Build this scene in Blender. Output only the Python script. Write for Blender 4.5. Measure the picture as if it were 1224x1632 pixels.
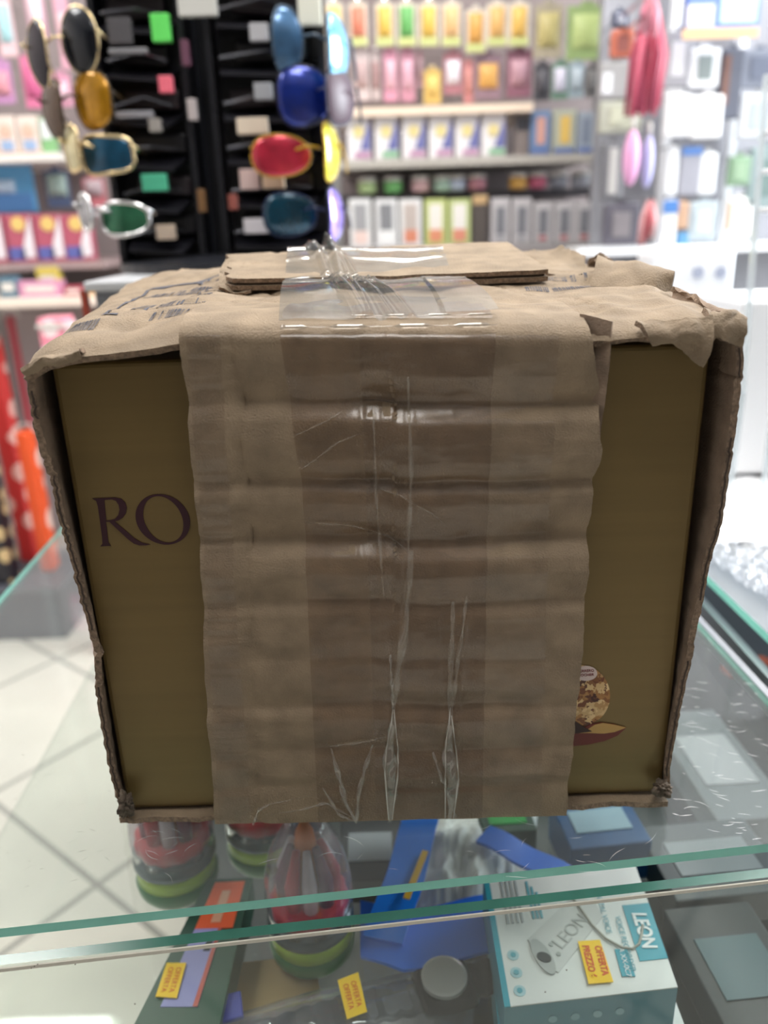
import bpy, bmesh, math, random
import numpy as np
from mathutils import Vector, Matrix, noise as mnoise
random.seed(7)
for o in list(bpy.data.objects): bpy.data.objects.remove(o)
C = bpy.context.scene.collection
SC = bpy.context.scene
# ------------------------------------------------------------------ camera
FPX, PITCH, ROLL, CAMH = 1260.0, math.radians(20), math.radians(-1.8), .342
cam_d = bpy.data.cameras.new('camera'); cam = bpy.data.objects.new('camera', cam_d); C.objects.link(cam)
cam.matrix_world = Matrix.Translation((0, 0, CAMH)) @ Matrix.Rotation(math.radians(90)-PITCH, 4, 'X') @ Matrix.Rotation(ROLL, 4, 'Z')
cam_d.sensor_fit = 'VERTICAL'; cam_d.sensor_height = 36; cam_d.lens = 36*FPX/1632
cam_d.clip_start = .01; cam_d.clip_end = 50
cam_d.dof.use_dof = True; cam_d.dof.focus_distance = .43; cam_d.dof.aperture_fstop = 4.8
SC.camera = cam
# ------------------------------------------------------------------ exposure and light
SC.view_settings.view_transform = 'Standard'; SC.view_settings.look = 'None'
SC.view_settings.gamma = 1; SC.view_settings.use_curve_mapping = False
SC.view_settings.exposure = 0.0
w = bpy.data.worlds.new('world'); SC.world = w; w.use_nodes = True
w.node_tree.nodes['Background'].inputs[0].default_value = (.85, .93, 1, 1)
w.node_tree.nodes['Background'].inputs[1].default_value = 1.6

def area(name, loc, target, sx, sy, power, col=(1, 1, 1)):
    l = bpy.data.lights.new(name, 'AREA'); l.shape = 'RECTANGLE'; l.size = sx; l.size_y = sy; l.energy = power; l.color = col
    o = bpy.data.objects.new(name, l); C.objects.link(o); o.location = loc
    d = Vector(target)-Vector(loc); o.rotation_euler = d.to_track_quat('-Z', 'Y').to_euler()
    return o
# rows of ceiling panels (their fixtures are built with the room) and daylight through the side window
PANELS = [(-1.2, 1.75, 7.5), (.1, 1.75, 7), (1.3, 1.75, 8), (-1.3, .85, 4.4), (.05, 1.05, 5), (1.3, .75, 2.6), (0, .10, 2.6)]  # last panel added ahead of the box to rake its creases
for i, (x, y, p) in enumerate(PANELS):
    area('ceiling_panel_light', (x, y, 1.72), (x, y, 0), .5, .28, p*1.6, (1, .97, .93))
area('window_daylight', (2.35, 1.7, .75), (.7, 1.3, .1), 1.2, 1.3, 110, (.9, .95, 1))

# ------------------------------------------------------------------ helpers
F0 = Vector((0, math.cos(PITCH), -math.sin(PITCH))); U0 = Vector((0, math.sin(PITCH), math.cos(PITCH))); R0 = Vector((1, 0, 0))
CR = R0*math.cos(ROLL)+U0*math.sin(ROLL); CU = U0*math.cos(ROLL)-R0*math.sin(ROLL)
def ray(x, y): return F0+CR*((x-612)/FPX)+CU*((816-y)/FPX)
def P(x, y, Y):
    d = ray(x, y); return Vector((0, 0, CAMH))+d*(Y/d.y)
def Z(x, y, z):
    d = ray(x, y); return Vector((0, 0, CAMH))+d*((z-CAMH)/d.z)
def interp(x, pts): return float(np.interp(x, [p[0] for p in pts], [p[1] for p in pts]))
def s2l(c):
    c = c/255; return c/12.92 if c <= .04045 else ((c+.055)/1.055)**2.4
def rgb(r, g, b): return (s2l(r), s2l(g), s2l(b), 1)

MATS = {}
def mat(name, col, rough=.5, metal=0, noise=0, scale=20, bump=0, bscale=200, stretch=(1, 1, 1), trans=0, coat=0, spec=.5):
    if name in MATS: return MATS[name]
    m = bpy.data.materials.new(name); m.use_nodes = True; nt = m.node_tree; b = nt.nodes['Principled BSDF']
    b.inputs['Base Color'].default_value = col; b.inputs['Roughness'].default_value = rough; b.inputs['Metallic'].default_value = metal
    b.inputs['Coat Weight'].default_value = coat; b.inputs['Specular IOR Level'].default_value = spec
    if noise or bump:
        tc = nt.nodes.new('ShaderNodeTexCoord'); mp = nt.nodes.new('ShaderNodeMapping'); mp.inputs['Scale'].default_value = stretch
        nt.links.new(tc.outputs['Object'], mp.inputs[0])
    if noise:
        n = nt.nodes.new('ShaderNodeTexNoise'); n.inputs['Scale'].default_value = scale; n.inputs['Detail'].default_value = 6
        nt.links.new(mp.outputs[0], n.inputs[0])
        mr = nt.nodes.new('ShaderNodeMapRange'); mr.inputs[1].default_value = .3; mr.inputs[2].default_value = .7
        mr.inputs[3].default_value = 1-noise; mr.inputs[4].default_value = 1+noise
        nt.links.new(n.outputs[0], mr.inputs[0])
        mx = nt.nodes.new('ShaderNodeVectorMath'); mx.operation = 'SCALE'; mx.inputs[0].default_value = col[:3]
        nt.links.new(mr.outputs[0], mx.inputs['Scale']); nt.links.new(mx.outputs[0], b.inputs['Base Color'])
    if bump:
        n2 = nt.nodes.new('ShaderNodeTexNoise'); n2.inputs['Scale'].default_value = bscale; n2.inputs['Detail'].default_value = 5
        nt.links.new(mp.outputs[0], n2.inputs[0])
        bp = nt.nodes.new('ShaderNodeBump'); bp.inputs['Strength'].default_value = bump; bp.inputs['Distance'].default_value = .002
        nt.links.new(n2.outputs[0], bp.inputs['Height']); nt.links.new(bp.outputs[0], b.inputs['Normal'])
    MATS[name] = m; return m
def clear(name, tint, rough=.03, ior=1.45, haze=0, hazecol=(.8, .8, .8, 1), boost=1.0):
    """thin clear film or pane: what lies behind shows through, with a mirror sheen"""
    if name in MATS: return MATS[name]
    m = bpy.data.materials.new(name); m.use_nodes = True; nt = m.node_tree; nt.nodes.clear()
    out = nt.nodes.new('ShaderNodeOutputMaterial'); tr = nt.nodes.new('ShaderNodeBsdfTransparent'); tr.inputs[0].default_value = tint
    gl = nt.nodes.new('ShaderNodeBsdfGlossy'); gl.inputs['Roughness'].default_value = rough
    lw = nt.nodes.new('ShaderNodeLayerWeight'); lw.inputs[0].default_value = .5
    pw = nt.nodes.new('ShaderNodeMath'); pw.operation = 'POWER'; pw.inputs[1].default_value = 5; nt.links.new(lw.outputs['Facing'], pw.inputs[0])
    f0 = ((ior-1)/(ior+1))**2*boost
    ml = nt.nodes.new('ShaderNodeMath'); ml.operation = 'MULTIPLY_ADD'; ml.inputs[1].default_value = 1-f0; ml.inputs[2].default_value = f0; ml.use_clamp = True
    nt.links.new(pw.outputs[0], ml.inputs[0])
    mx = nt.nodes.new('ShaderNodeMixShader'); nt.links.new(ml.outputs[0], mx.inputs[0])
    base = tr
    if haze:
        df = nt.nodes.new('ShaderNodeBsdfDiffuse'); df.inputs[0].default_value = hazecol
        m2 = nt.nodes.new('ShaderNodeMixShader'); m2.inputs[0].default_value = haze
        nt.links.new(tr.outputs[0], m2.inputs[1]); nt.links.new(df.outputs[0], m2.inputs[2]); base = m2
    nt.links.new(base.outputs[0], mx.inputs[1]); nt.links.new(gl.outputs[0], mx.inputs[2]); nt.links.new(mx.outputs[0], out.inputs[0])
    MATS[name] = m; return m

def mesh_obj(name, verts, faces, material, parent=None, smooth=False):
    me = bpy.data.meshes.new(name); me.from_pydata([tuple(v) for v in verts], [], faces)
    bm = bmesh.new(); bm.from_mesh(me); bmesh.ops.recalc_face_normals(bm, faces=bm.faces); bm.to_mesh(me); bm.free()
    me.materials.append(material)
    if smooth:
        me.polygons.foreach_set('use_smooth', [True]*len(me.polygons))
    o = bpy.data.objects.new(name, me); C.objects.link(o)
    if parent is not None:
        o.parent = parent; o.matrix_parent_inverse = Matrix.Identity(4); o.matrix_basis = parent.matrix_basis.inverted()
    return o
def tag(o, label, cat, group=None, kind=None):
    if label: o['label'] = label
    if cat: o['category'] = cat
    if group: o['group'] = group
    if kind: o['kind'] = kind
    return o
def thing(name, loc, label, cat, group=None):
    o = bpy.data.objects.new(name, None); C.objects.link(o); o.empty_display_size = .02
    o.matrix_basis = Matrix.Translation(Vector(loc)); return tag(o, label, cat, group)

class MB:
    def __init__(s): s.v = []; s.f = []
    def add(s, vs, fs):
        n = len(s.v); s.v += [Vector(v) for v in vs]; s.f += [tuple(i+n for i in f) for f in fs]; return s
    def bx(s, c, d, M=None, bev=0):
        bm = bmesh.new(); bmesh.ops.create_cube(bm, size=1)
        bmesh.ops.scale(bm, vec=d, verts=bm.verts)
        if bev: bmesh.ops.bevel(bm, geom=bm.edges[:], offset=bev, segments=3, affect='EDGES', profile=.5)
        T = Matrix.Translation(Vector(c)) @ (M or Matrix.Identity(4))
        bm.verts.index_update(); vs = [T @ v.co for v in bm.verts]; fs = [[v.index for v in f.verts] for f in bm.faces]; bm.free()
        return s.add(vs, fs)
    def tube(s, pts, r, n=8, close=False):
        pts = [Vector(p) for p in pts]; vs = []; fs = []; k = len(pts)
        for i, p in enumerate(pts):
            if close: d = pts[(i+1) % k]-pts[i-1]
            else: d = pts[min(i+1, k-1)]-pts[max(i-1, 0)]
            d.normalize(); a = d.orthogonal() if abs(d.z) > .95 else d.cross(Vector((0, 0, 1))); a.normalize(); b = d.cross(a)
            rr = r[i] if isinstance(r, (list, tuple)) else r
            for j in range(n):
                t = 2*math.pi*j/n; vs.append(p+(a*math.cos(t)+b*math.sin(t))*rr)
        for i in range(k if close else k-1):
            i2 = (i+1) % k
            for j in range(n): fs.append((i*n+j, i*n+(j+1) % n, i2*n+(j+1) % n, i2*n+j))
        if not close: fs.append(tuple(range(n))); fs.append(tuple((k-1)*n+j for j in range(n)))
        return s.add(vs, fs)
    def lathe(s, prof, c, n=32, M=None, ribs=0, ramp=0):
        vs = []; fs = []
        for r, z in prof:
            for j in range(n):
                t = 2*math.pi*j/n; q = r*(1+ramp*math.cos(ribs*t)) if ribs else r
                vs.append(Vector((q*math.cos(t), q*math.sin(t), z)))
        for i in range(len(prof)-1):
            for j in range(n): fs.append((i*n+j, i*n+(j+1) % n, (i+1)*n+(j+1) % n, (i+1)*n+j))
        fs.append(tuple(range(n))); fs.append(tuple((len(prof)-1)*n+j for j in range(n)))
        T = Matrix.Translation(Vector(c)) @ (M or Matrix.Identity(4))
        return s.add([T @ v for v in vs], fs)
    def prism(s, quad, down):
        """top outline (world points) dropped by vector 'down'"""
        n = len(quad); q = [Vector(p) for p in quad]; d = Vector(down)
        return s.add(q+[p+d for p in q], [tuple(range(n)), tuple(range(2*n-1, n-1, -1))]+[(i, (i+1) % n, n+(i+1) % n, n+i) for i in range(n)])
    def build(s, name, m, parent=None, smooth=False): return mesh_obj(name, s.v, s.f, m, parent, smooth)

def sheet(name, fn, nu, nv, thick, m, parent, smooth=True, edge_mat=None):
    """bent sheet: fn(u,v) -> world point; given a real thickness"""
    g = [[Vector(fn(i/nu, j/nv)) for i in range(nu+1)] for j in range(nv+1)]
    A = np.array([[list(p) for p in row] for row in g])
    du = np.gradient(A, axis=1); dv = np.gradient(A, axis=0); nn = np.cross(du, dv); nn /= np.linalg.norm(nn, axis=2, keepdims=True)+1e-12
    W = nu+1; H = nv+1; idx = lambda i, j: j*W+i
    if thick == 0:
        return mesh_obj(name, A.reshape(-1, 3), [(idx(i, j), idx(i+1, j), idx(i+1, j+1), idx(i, j+1)) for j in range(nv) for i in range(nu)], m, parent, smooth)
    top = (A+nn*thick/2).reshape(-1, 3); bot = (A-nn*thick/2).reshape(-1, 3); N = W*H
    fs = []
    for j in range(nv):
        for i in range(nu):
            q = (idx(i, j), idx(i+1, j), idx(i+1, j+1), idx(i, j+1)); fs.append(q); fs.append(tuple(k+N for k in reversed(q)))
    nb = len(fs)
    for i in range(nu):
        for j in (0, nv): fs.append((idx(i, j), idx(i+1, j), idx(i+1, j)+N, idx(i, j)+N))
    for j in range(nv):
        for i in (0, nu): fs.append((idx(i, j), idx(i, j+1), idx(i, j+1)+N, idx(i, j)+N))
    o = mesh_obj(name, np.vstack([top, bot]), fs, m, parent, smooth)
    o.data.set_sharp_from_angle(angle=math.radians(50))
    if edge_mat:
        o.data.materials.append(edge_mat)
        for k in range(nb, len(fs)): o.data.polygons[k].material_index = 1
    return o
def noz(x, y, z, s, o=3): return mnoise.fractal(Vector((x*s, y*s, z*s)), 1.0, 2.0, o)

def fill2d(name, loops, to_world, m, parent, thick=.0003):
    """flat printed shape with holes; loops in plane units, mapped by to_world(x,y,z)"""
    cu = bpy.data.curves.new(name, 'CURVE'); cu.dimensions = '2D'; cu.fill_mode = 'BOTH'; cu.extrude = thick/2
    for lp in loops:
        sp = cu.splines.new('POLY'); sp.points.add(len(lp)-1); sp.use_cyclic_u = True
        for k, p in enumerate(lp): sp.points[k].co = (p[0], p[1], 0, 1)
    t = bpy.data.objects.new(name, cu); C.objects.link(t); bpy.context.view_layer.update()
    me = bpy.data.meshes.new_from_object(t.evaluated_get(bpy.context.evaluated_depsgraph_get()))
    vs = [to_world(*v.co) for v in me.vertices]; fs = [tuple(p.vertices) for p in me.polygons]
    bpy.data.objects.remove(t); bpy.data.meshes.remove(me); bpy.data.curves.remove(cu)
    return mesh_obj(name, vs, fs, m, parent)
def text(name, s, size, M, m, parent, thick=.0003, xs=1.0, bold=0):
    cu = bpy.data.curves.new(name, 'FONT'); cu.body = s; cu.size = size; cu.extrude = thick/2; cu.align_x = 'CENTER'; cu.align_y = 'CENTER'; cu.offset = bold
    t = bpy.data.objects.new(name, cu); C.objects.link(t); bpy.context.view_layer.update()
    me = bpy.data.meshes.new_from_object(t.evaluated_get(bpy.context.evaluated_depsgraph_get()))
    vs = [M @ Vector((v.co.x*xs, v.co.y, v.co.z)) for v in me.vertices]; fs = [tuple(p.vertices) for p in me.polygons]
    bpy.data.objects.remove(t); bpy.data.meshes.remove(me); bpy.data.curves.remove(cu)
    return mesh_obj(name, vs, fs, m, parent)
def frame(o, ex, ey):
    ex = Vector(ex).normalized(); ez = ex.cross(Vector(ey)).normalized(); ey = ez.cross(ex)
    M = Matrix((ex, ey, ez)).transposed().to_4x4(); M.translation = Vector(o); return M

# ------------------------------------------------------------------ materials
kraft = mat('kraft', (.275, .205, .135, 1), .8, noise=.2, scale=60, bump=.5, bscale=900, stretch=(1, 1, 1))
kraft_in = mat('kraft_inner', (.27, .195, .14, 1), .85, noise=.2, scale=90, bump=.3, bscale=700)
kraft_cut = mat('kraft_cut_edge', (.25, .175, .12, 1), .9, noise=.4, scale=400, bump=.8, bscale=900)
gold = mat('gold_board', (.19, .13, .048, 1), .42, .35, noise=.05, scale=14, stretch=(.3, 1, 9))
maroon = mat('maroon_ink', (.035, .004, .012, 1), .4)
ink = mat('black_ink', (.06, .06, .08, 1), .7)
glass = clear('clear_glass', (.94, .97, .955, 1), .015, 1.5)
glass_top = clear('rubbed_glass', (.95, .975, .965, 1), .04, 1.5, .045, (.8, .84, .84, 1))
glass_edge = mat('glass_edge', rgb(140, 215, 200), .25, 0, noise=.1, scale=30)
glass_edge_shaded = mat('glass_edge_shaded', rgb(58, 108, 95), .2, 0, noise=.15, scale=30)  # same edge with its weaker light put into a darker green
metal = mat('brushed_aluminium', (.55, .57, .6, 1), .28, 1)
white_p = mat('white_plastic', (.85, .86, .88, 1), .35)
black_p = mat('black_plastic', (.012, .013, .018, 1), .35)
def colm(r, g, b, rough=.45, metal_=0, **k):
    if GLARE_VEIL:  # wash the colour towards grey, in place of veiling glare
        g_ = (r+g+b)/3; r, g, b = [int((c*.74+g_*.26)*.84+24) for c in (r, g, b)]
    return mat('paint_%d_%d_%d_%d' % (r, g, b, int(metal_*10)), rgb(r, g, b), rough, metal_, **k)
GLARE_VEIL = False

# ------------------------------------------------------------------ the room
def struct(name, mb, m):
    o = mb.build(name, m); o['kind'] = 'structure'; return o
def tile_mat():
    m = bpy.data.materials.new('floor_tiles'); m.use_nodes = True; nt = m.node_tree; b = nt.nodes['Principled BSDF']
    tc = nt.nodes.new('ShaderNodeTexCoord'); mp = nt.nodes.new('ShaderNodeMapping'); mp.vector_type = 'TEXTURE'
    mp.inputs['Location'].default_value = (-.605, 1.255, 0); mp.inputs['Rotation'].default_value = (0, 0, math.radians(-38.5))
    nt.links.new(tc.outputs['Object'], mp.inputs[0])
    br = nt.nodes.new('ShaderNodeTexBrick'); br.offset = 0; br.inputs['Scale'].default_value = 1
    br.inputs['Brick Width'].default_value = .45; br.inputs['Row Height'].default_value = .45; br.inputs['Mortar Size'].default_value = .007
    br.inputs['Color1'].default_value = (.84, .81, .73, 1); br.inputs['Color2'].default_value = (.81, .78, .70, 1); br.inputs['Mortar'].default_value = (.38, .37, .34, 1)
    nt.links.new(mp.outputs[0], br.inputs[0])
    n = nt.nodes.new('ShaderNodeTexNoise'); n.inputs['Scale'].default_value = 5; nt.links.new(mp.outputs[0], n.inputs[0])
    mr = nt.nodes.new('ShaderNodeMapRange'); mr.inputs[3].default_value = .85; mr.inputs[4].default_value = 1.1; nt.links.new(n.outputs[0], mr.inputs[0])
    mx = nt.nodes.new('ShaderNodeVectorMath'); mx.operation = 'SCALE'; nt.links.new(br.outputs[0], mx.inputs[0]); nt.links.new(mr.outputs[0], mx.inputs['Scale'])
    nt.links.new(mx.outputs[0], b.inputs['Base Color']); b.inputs['Roughness'].default_value = .25
    return m
FZ = -.9
struct('floor', MB().bx((.2, .8, FZ-.02), (5.4, 5.2, .04)), tile_mat())
struct('ceiling', MB().bx((.2, .8, 1.82), (5.4, 5.2, .04)), mat('ceiling_paint', (.8, .8, .8, 1), .9))
wallm = mat('wall_paint', (.62, .58, .56, 1), .8, noise=.05, scale=3)
struct('wall_back', MB().bx((.2, 3.02, .45), (5.2, .06, 2.7)), wallm)
struct('wall_left', MB().bx((-2.1, .8, .45), (.06, 4.4, 2.7)), wallm)
struct('wall_front', MB().bx((.2, -1.42, .45), (5.2, .06, 2.7)), mat('dim_wall_paint', (.12, .11, .10, 1), .9))  # unseen wall, darkened to cut the bounce onto the box front
wr = MB(); wr.bx((2.5, -.2, .45), (.06, 2.4, 2.7)); wr.bx((2.5, 2.75, .45), (.06, .5, 2.7)); wr.bx((2.5, 1.75, -.4), (.06, 1.5, 1.0)); wr.bx((2.5, 1.75, 1.66), (.06, 1.5, .28))
struct('wall_right', wr, wallm)
wf = MB()
for yy in (1.03, 1.75, 2.47): wf.bx((2.5, yy, .81), (.04, .05, 1.42))
for zz in (.12, 1.5): wf.bx((2.5, 1.75, zz), (.04, 1.5, .05))
struct('window_1', wf, white_p)
gp = struct('window_2', MB().bx((2.5, 1.75, .81), (.006, 1.4, 1.36)), glass)
emi = bpy.data.materials.new('lamp_diffuser'); emi.use_nodes = True
eb = emi.node_tree.nodes['Principled BSDF']; eb.inputs['Emission Color'].default_value = (1, .97, .93, 1); eb.inputs['Emission Strength'].default_value = 9
for i, (x, y, p) in enumerate(PANELS):  # includes a fixture for the added raking panel
    t = thing('ceiling_lamp', (x, y, 1.8), 'flat white ceiling light panel above the shop', 'ceiling light', 'ceiling light panels out of the picture')
    MB().bx((x, y, 1.775), (.6, .36, .05)).build('lamp_frame', white_p, t)
    MB().bx((x, y, 1.747), (.54, .30, .006)).build('diffuser', emi, t)

# ------------------------------------------------------------------ glass display counters
ctr = thing('glass_display_counter', (-.05, .62, FZ), 'clear glass display counter with green ground edge that carries the taped cardboard box', 'display counter')
A = Z(-200, 1502, 0); B = Z(1300, 1336.5, 0)
A = Vector((-.357, .303, 0)); fd = (Z(1224, 1345, 0)-Z(0, 1480, 0)).normalized()
f0 = Z(0, 1480, 0); fl = f0+fd*(-.17); fr_ = f0+fd*(.5)
bl = Vector((-.402, .93, 0)); br_ = Vector((.262, .95, 0)); fl = Vector((-.365, f0.y-fd.y/fd.x*(.365-abs(f0.x)), 0)); fr_ = Vector((.289, f0.y+fd.y/fd.x*(.289-f0.x), 0))
TH = .006
def pane(name, q, drop, parent, m=glass, em=glass_edge):
    o = MB().prism(q, (0, 0, -drop)).build(name, m, parent); o.data.materials.append(em)
    for p in o.data.polygons:
        if abs(p.normal.z) < .5: p.material_index = 1
    return o
pane('top_pane', [fl, fr_, br_, bl], TH, ctr, glass_top)
# front pane stands a finger's width ahead, its top edge just under the top pane
off = Vector((fd.y, -fd.x, 0))*.010; dz = Vector((0, 0, -.0075)); thk = Vector((fd.y, -fd.x, 0))*.0062
g0, g1 = fl+off+dz, fr_+off+dz
def vpane(name, a, b, t, h, m, em, parent):
    o = MB().prism([a, b, b+t, a+t], (0, 0, -h)).build(name, m, parent); o.data.materials.append(em)
    for p in o.data.polygons:
        if abs(p.normal.z) > .5: p.material_index = 1
    return o
vpane('front_pane', g0, g1, thk, .42, glass, glass_edge_shaded, ctr)
bb = MB()
lip = thk*1.0+Vector((fd.y, -fd.x, 0))*.0004
bb.prism([g0+lip+Vector((0, 0, -.0012)), g1+lip+Vector((0, 0, -.0012)), g1+lip*1.13+Vector((0, 0, -.0012)), g0+lip*1.13+Vector((0, 0, -.0012))], (0, 0, -.0022))
bb.build('edge_highlight', mat('highlight_pale', (.62, .6, .52, 1), .4), ctr)  # pale strip painting the highlight along the front pane's edge
SHZ = -.18
sh_q = [fl+Vector((.012, .012, SHZ)), fr_+Vector((-.012, .012, SHZ)), br_+Vector((-.02, -.02, SHZ)), bl+Vector((.02, -.02, SHZ))]
pane('inner_shelf', sh_q, .005, ctr, glass, glass)
mb = MB(); up = Vector((0, 0, 1)); ed = (br_-fr_).normalized(); sx = Vector((ed.y, -ed.x, 0))
mb.prism([fr_+sx*.001, br_+sx*.001, br_+sx*.007, fr_+sx*.007], (0, 0, -.014))
mb.build('side_rail', metal, ctr)
MB().bx((.145, .64, (FZ-.21)/2), (.24, .56, -.21-FZ)).build('base_cabinet', mat('base_dark', (.035, .045, .05, 1), .4), ctr)
# scratches rubbed into the top pane
sc = MB(); rs = random.Random(3)
def scratch(px, py, L, a, w_):
    c = Z(px, py, .0003); pts = []
    cur = rs.uniform(-60, 60)
    for k in range(7):
        s_ = (k/6-.5)*L; ang = a+cur*s_; pts.append(c+Vector((math.cos(ang), math.sin(ang), 0))*s_)
    vs = []
    for k, p in enumerate(pts):
        ww = w_*math.sin(math.pi*(k+.3)/6.6); vs += [p+Vector((0, ww, 0)), p-Vector((ww*.3, ww, 0))]
    sc.add(vs, [(2*k, 2*k+1, 2*k+3, 2*k+2) for k in range(6)])
for i in range(70): scratch(rs.uniform(1075, 1224), rs.uniform(1080, 1340), rs.uniform(.002, .011), rs.uniform(-.7, .2), rs.uniform(.00008, .0002))
for i in range(26): scratch(rs.uniform(380, 1080), rs.uniform(1300, 1400), rs.uniform(.004, .016), rs.uniform(-.7, 1.2), rs.uniform(.00006, .00014))
for i in range(14): scratch(rs.uniform(210, 300), rs.uniform(1310, 1400), rs.uniform(.004, .015), rs.uniform(-.9, 1.2), rs.uniform(.00006, .00013))
o = sc.build('scratch_marks', mat('scratch_white', (.85, .85, .85, 1), .6), ctr); o['kind'] = 'stuff'; o['label'] = 'fine pale scratches on the glass top'
sc = MB()
for i in range(36): scratch(rs.uniform(5, 175), rs.uniform(1180, 1420), rs.uniform(.001, .006), rs.uniform(-.8, 1.2), rs.uniform(.00006, .00016))
for px, py in ((55, 1540), (60, 1537), (50, 1543), (120, 1537), (869, 1581), (903, 1546), (215, 1600)):
    c = Z(px, py, .0002); sc.lathe([(.0004, 0), (.0002, .0003)], c, 7)
o = sc.build('dirt_specks', mat('dirt_grey', (.12, .10, .08, 1), .8), ctr); o['kind'] = 'stuff'; o['label'] = 'small dark specks on the glass top'

# neighbouring counter to the right
ct2 = thing('glass_display_counter', (.7, .8, FZ), 'second glass counter standing to the right beyond the metal rails, with bright teal edge', 'display counter')
r0 = Z(1130, 920, 0); r1 = Z(1224, 1010, 0); rd = (r0-r1).normalized()
a0 = r1-rd*.45; a1 = r1+rd*.80
q = [a0, Vector((1.25, a0.y-.02, 0)), Vector((1.2, a1.y, 0)), a1]
pane('top_pane', q, .008, ct2, clear('dusty_glass', (.8, .84, .86, 1), .06, 1.5, .35, (.62, .66, .70, 1)), mat('teal_edge', rgb(150, 240, 222), .3))
m0 = Z(1118, 955, -.02); m1 = Z(1224, 1072, -.02); md = (m0-m1).normalized()
mb = MB(); p0 = m1-md*.4; p1 = m1+md*.6; sx2 = Vector((md.y, -md.x, 0))
mb.prism([p0-sx2*.004, p0+sx2*.004, p1+sx2*.004, p1-sx2*.004], (0, 0, -.012)).build('side_rail', metal, ct2)
mb = MB().bx((.85, .90, -.60), (.72, .9, .56)); mb.build('cabinet_base', mat('dark_counter_interior', (.03, .04, .05, 1), .6), ct2)
MB().bx((.85, .95, -.20), (.8, .9, .01)).build('inner_shelf', mat('dark_shelf', (.05, .06, .07, 1), .5), ct2)
bxx = thing('orange_tool', Z(1185, 1062, -.15), 'orange plastic item lying in the dark gap between the two counters', 'packaged item')
c = Z(1190, 1062, -.17); MB().bx(c, (.06, .02, .012), Matrix.Rotation(.25, 4, 'Z'), .003).build('body', colm(200, 95, 60), bxx)
MB().bx(c+Vector((.04, .01, 0)), (.02, .012, .01), Matrix.Rotation(.25, 4, 'Z'), .002).build('tip', colm(120, 40, 40), bxx)

# ------------------------------------------------------------------ the cardboard box
YF = .395
box = thing('cardboard_box', (0, .52, 0), 'worn brown cardboard box bound with a cardboard strip and clear tape on the glass counter', 'box')
def ncr(p, a, s=30, o=3): return noz(p[0], p[1], p[2], s, o)*a
# front and back rim of the top, read along x
FR = [(40, 588, .385), (75, 566, .385), (130, 553, .386), (200, 546, .387), (285, 534, .388), (420, 532, .389), (620, 532, .389), (800, 528, .389), (950, 530, .388), (1010, 522, .386), (1080, 518, .386), (1120, 505, .388), (1178, 522, .39)]
BK = [(205, 458), (240, 447), (310, 440), (380, 434), (500, 432), (620, 430), (820, 420), (880, 418), (930, 424), (960, 438), (1000, 446)]
FRw = [P(x, y, Y) for x, y, Y in FR]; BKw = [P(x, y, .635) for x, y in BK]
def poly_at(pts, s):
    L = [0]
    for a, b in zip(pts, pts[1:]): L.append(L[-1]+(b-a).length)
    t = s*L[-1]
    for i in range(len(pts)-1):
        if t <= L[i+1] or i == len(pts)-2:
            k = (t-L[i])/(L[i+1]-L[i]); return pts[i].lerp(pts[i+1], min(max(k, 0), 1))
def topf(u, v, lift=0):
    a = poly_at(FRw, u); b = poly_at(BKw, u); p = a.lerp(b, v)
    p.z += ncr(p, .0035, 22)*min(1, v*5+.3)+abs(noz(p.x, p.y, 1, 14))*.004*min(1, v*4)
    cr = abs(math.sin(p.x*40+p.y*25+noz(p.x, p.y, 3, 20)*2)); p.z -= .0022*max(0, 1-cr*7)*min(1, v*4)
    if v < .10: p.z -= .006*(1-v/.10)**2; 
    if v < .03: p.y += ncr(p, .003, 120)
    p.z += lift
    return p
sheet('top_panel', topf, 150, 70, .0035, kraft, box, edge_mat=kraft_cut)
# side panels; bowed, cut edge towards the camera
LO = [(590, 40), (650, 50), (730, 68), (820, 92), (900, 115), (980, 137), (1040, 150), (1090, 154), (1150, 161), (1200, 170), (1250, 180), (1300, 190)]
RO_ = [(520, 1181), (580, 1184), (640, 1180), (700, 1171), (770, 1163), (830, 1151), (870, 1140), (920, 1128), (1000, 1110), (1060, 1100), (1110, 1088), (1150, 1080), (1200, 1072), (1270, 1066)]
def sidef(side):
    tab = LO if side < 0 else RO_; y0, y1 = tab[0][0], tab[-1][0]
    def f(u, v):
        py = y0+(y1-y0)*v; px = interp(py, tab)-side*5
        p = P(px, py, .384+.008*v)
        jag = ncr((side, 0, v*.3), .0012, 260, 4)
        back = Vector((side*.178, .632, max(p.z, .002))) if v < .98 else Vector((side*.178, .632, .003))
        back.z = .300*(1-v)+.003*v
        q = p.lerp(back, u); k = max(0, 1-u*6)
        inner = side*.1735
        if u > .02: q.x = q.x*(k)+(1-k)*(side*(.1755))
        q.x += jag*k+ncr(q, .001, 40)*(k+.3); q.z = max(q.z, .002)
        if u < .03: q.y += jag*.8
        return q
    return f
for s_ in (-1, 1): sheet('side_panel', sidef(s_), 40, 110, .0036, kraft_in, box, edge_mat=kraft_cut)
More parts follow.
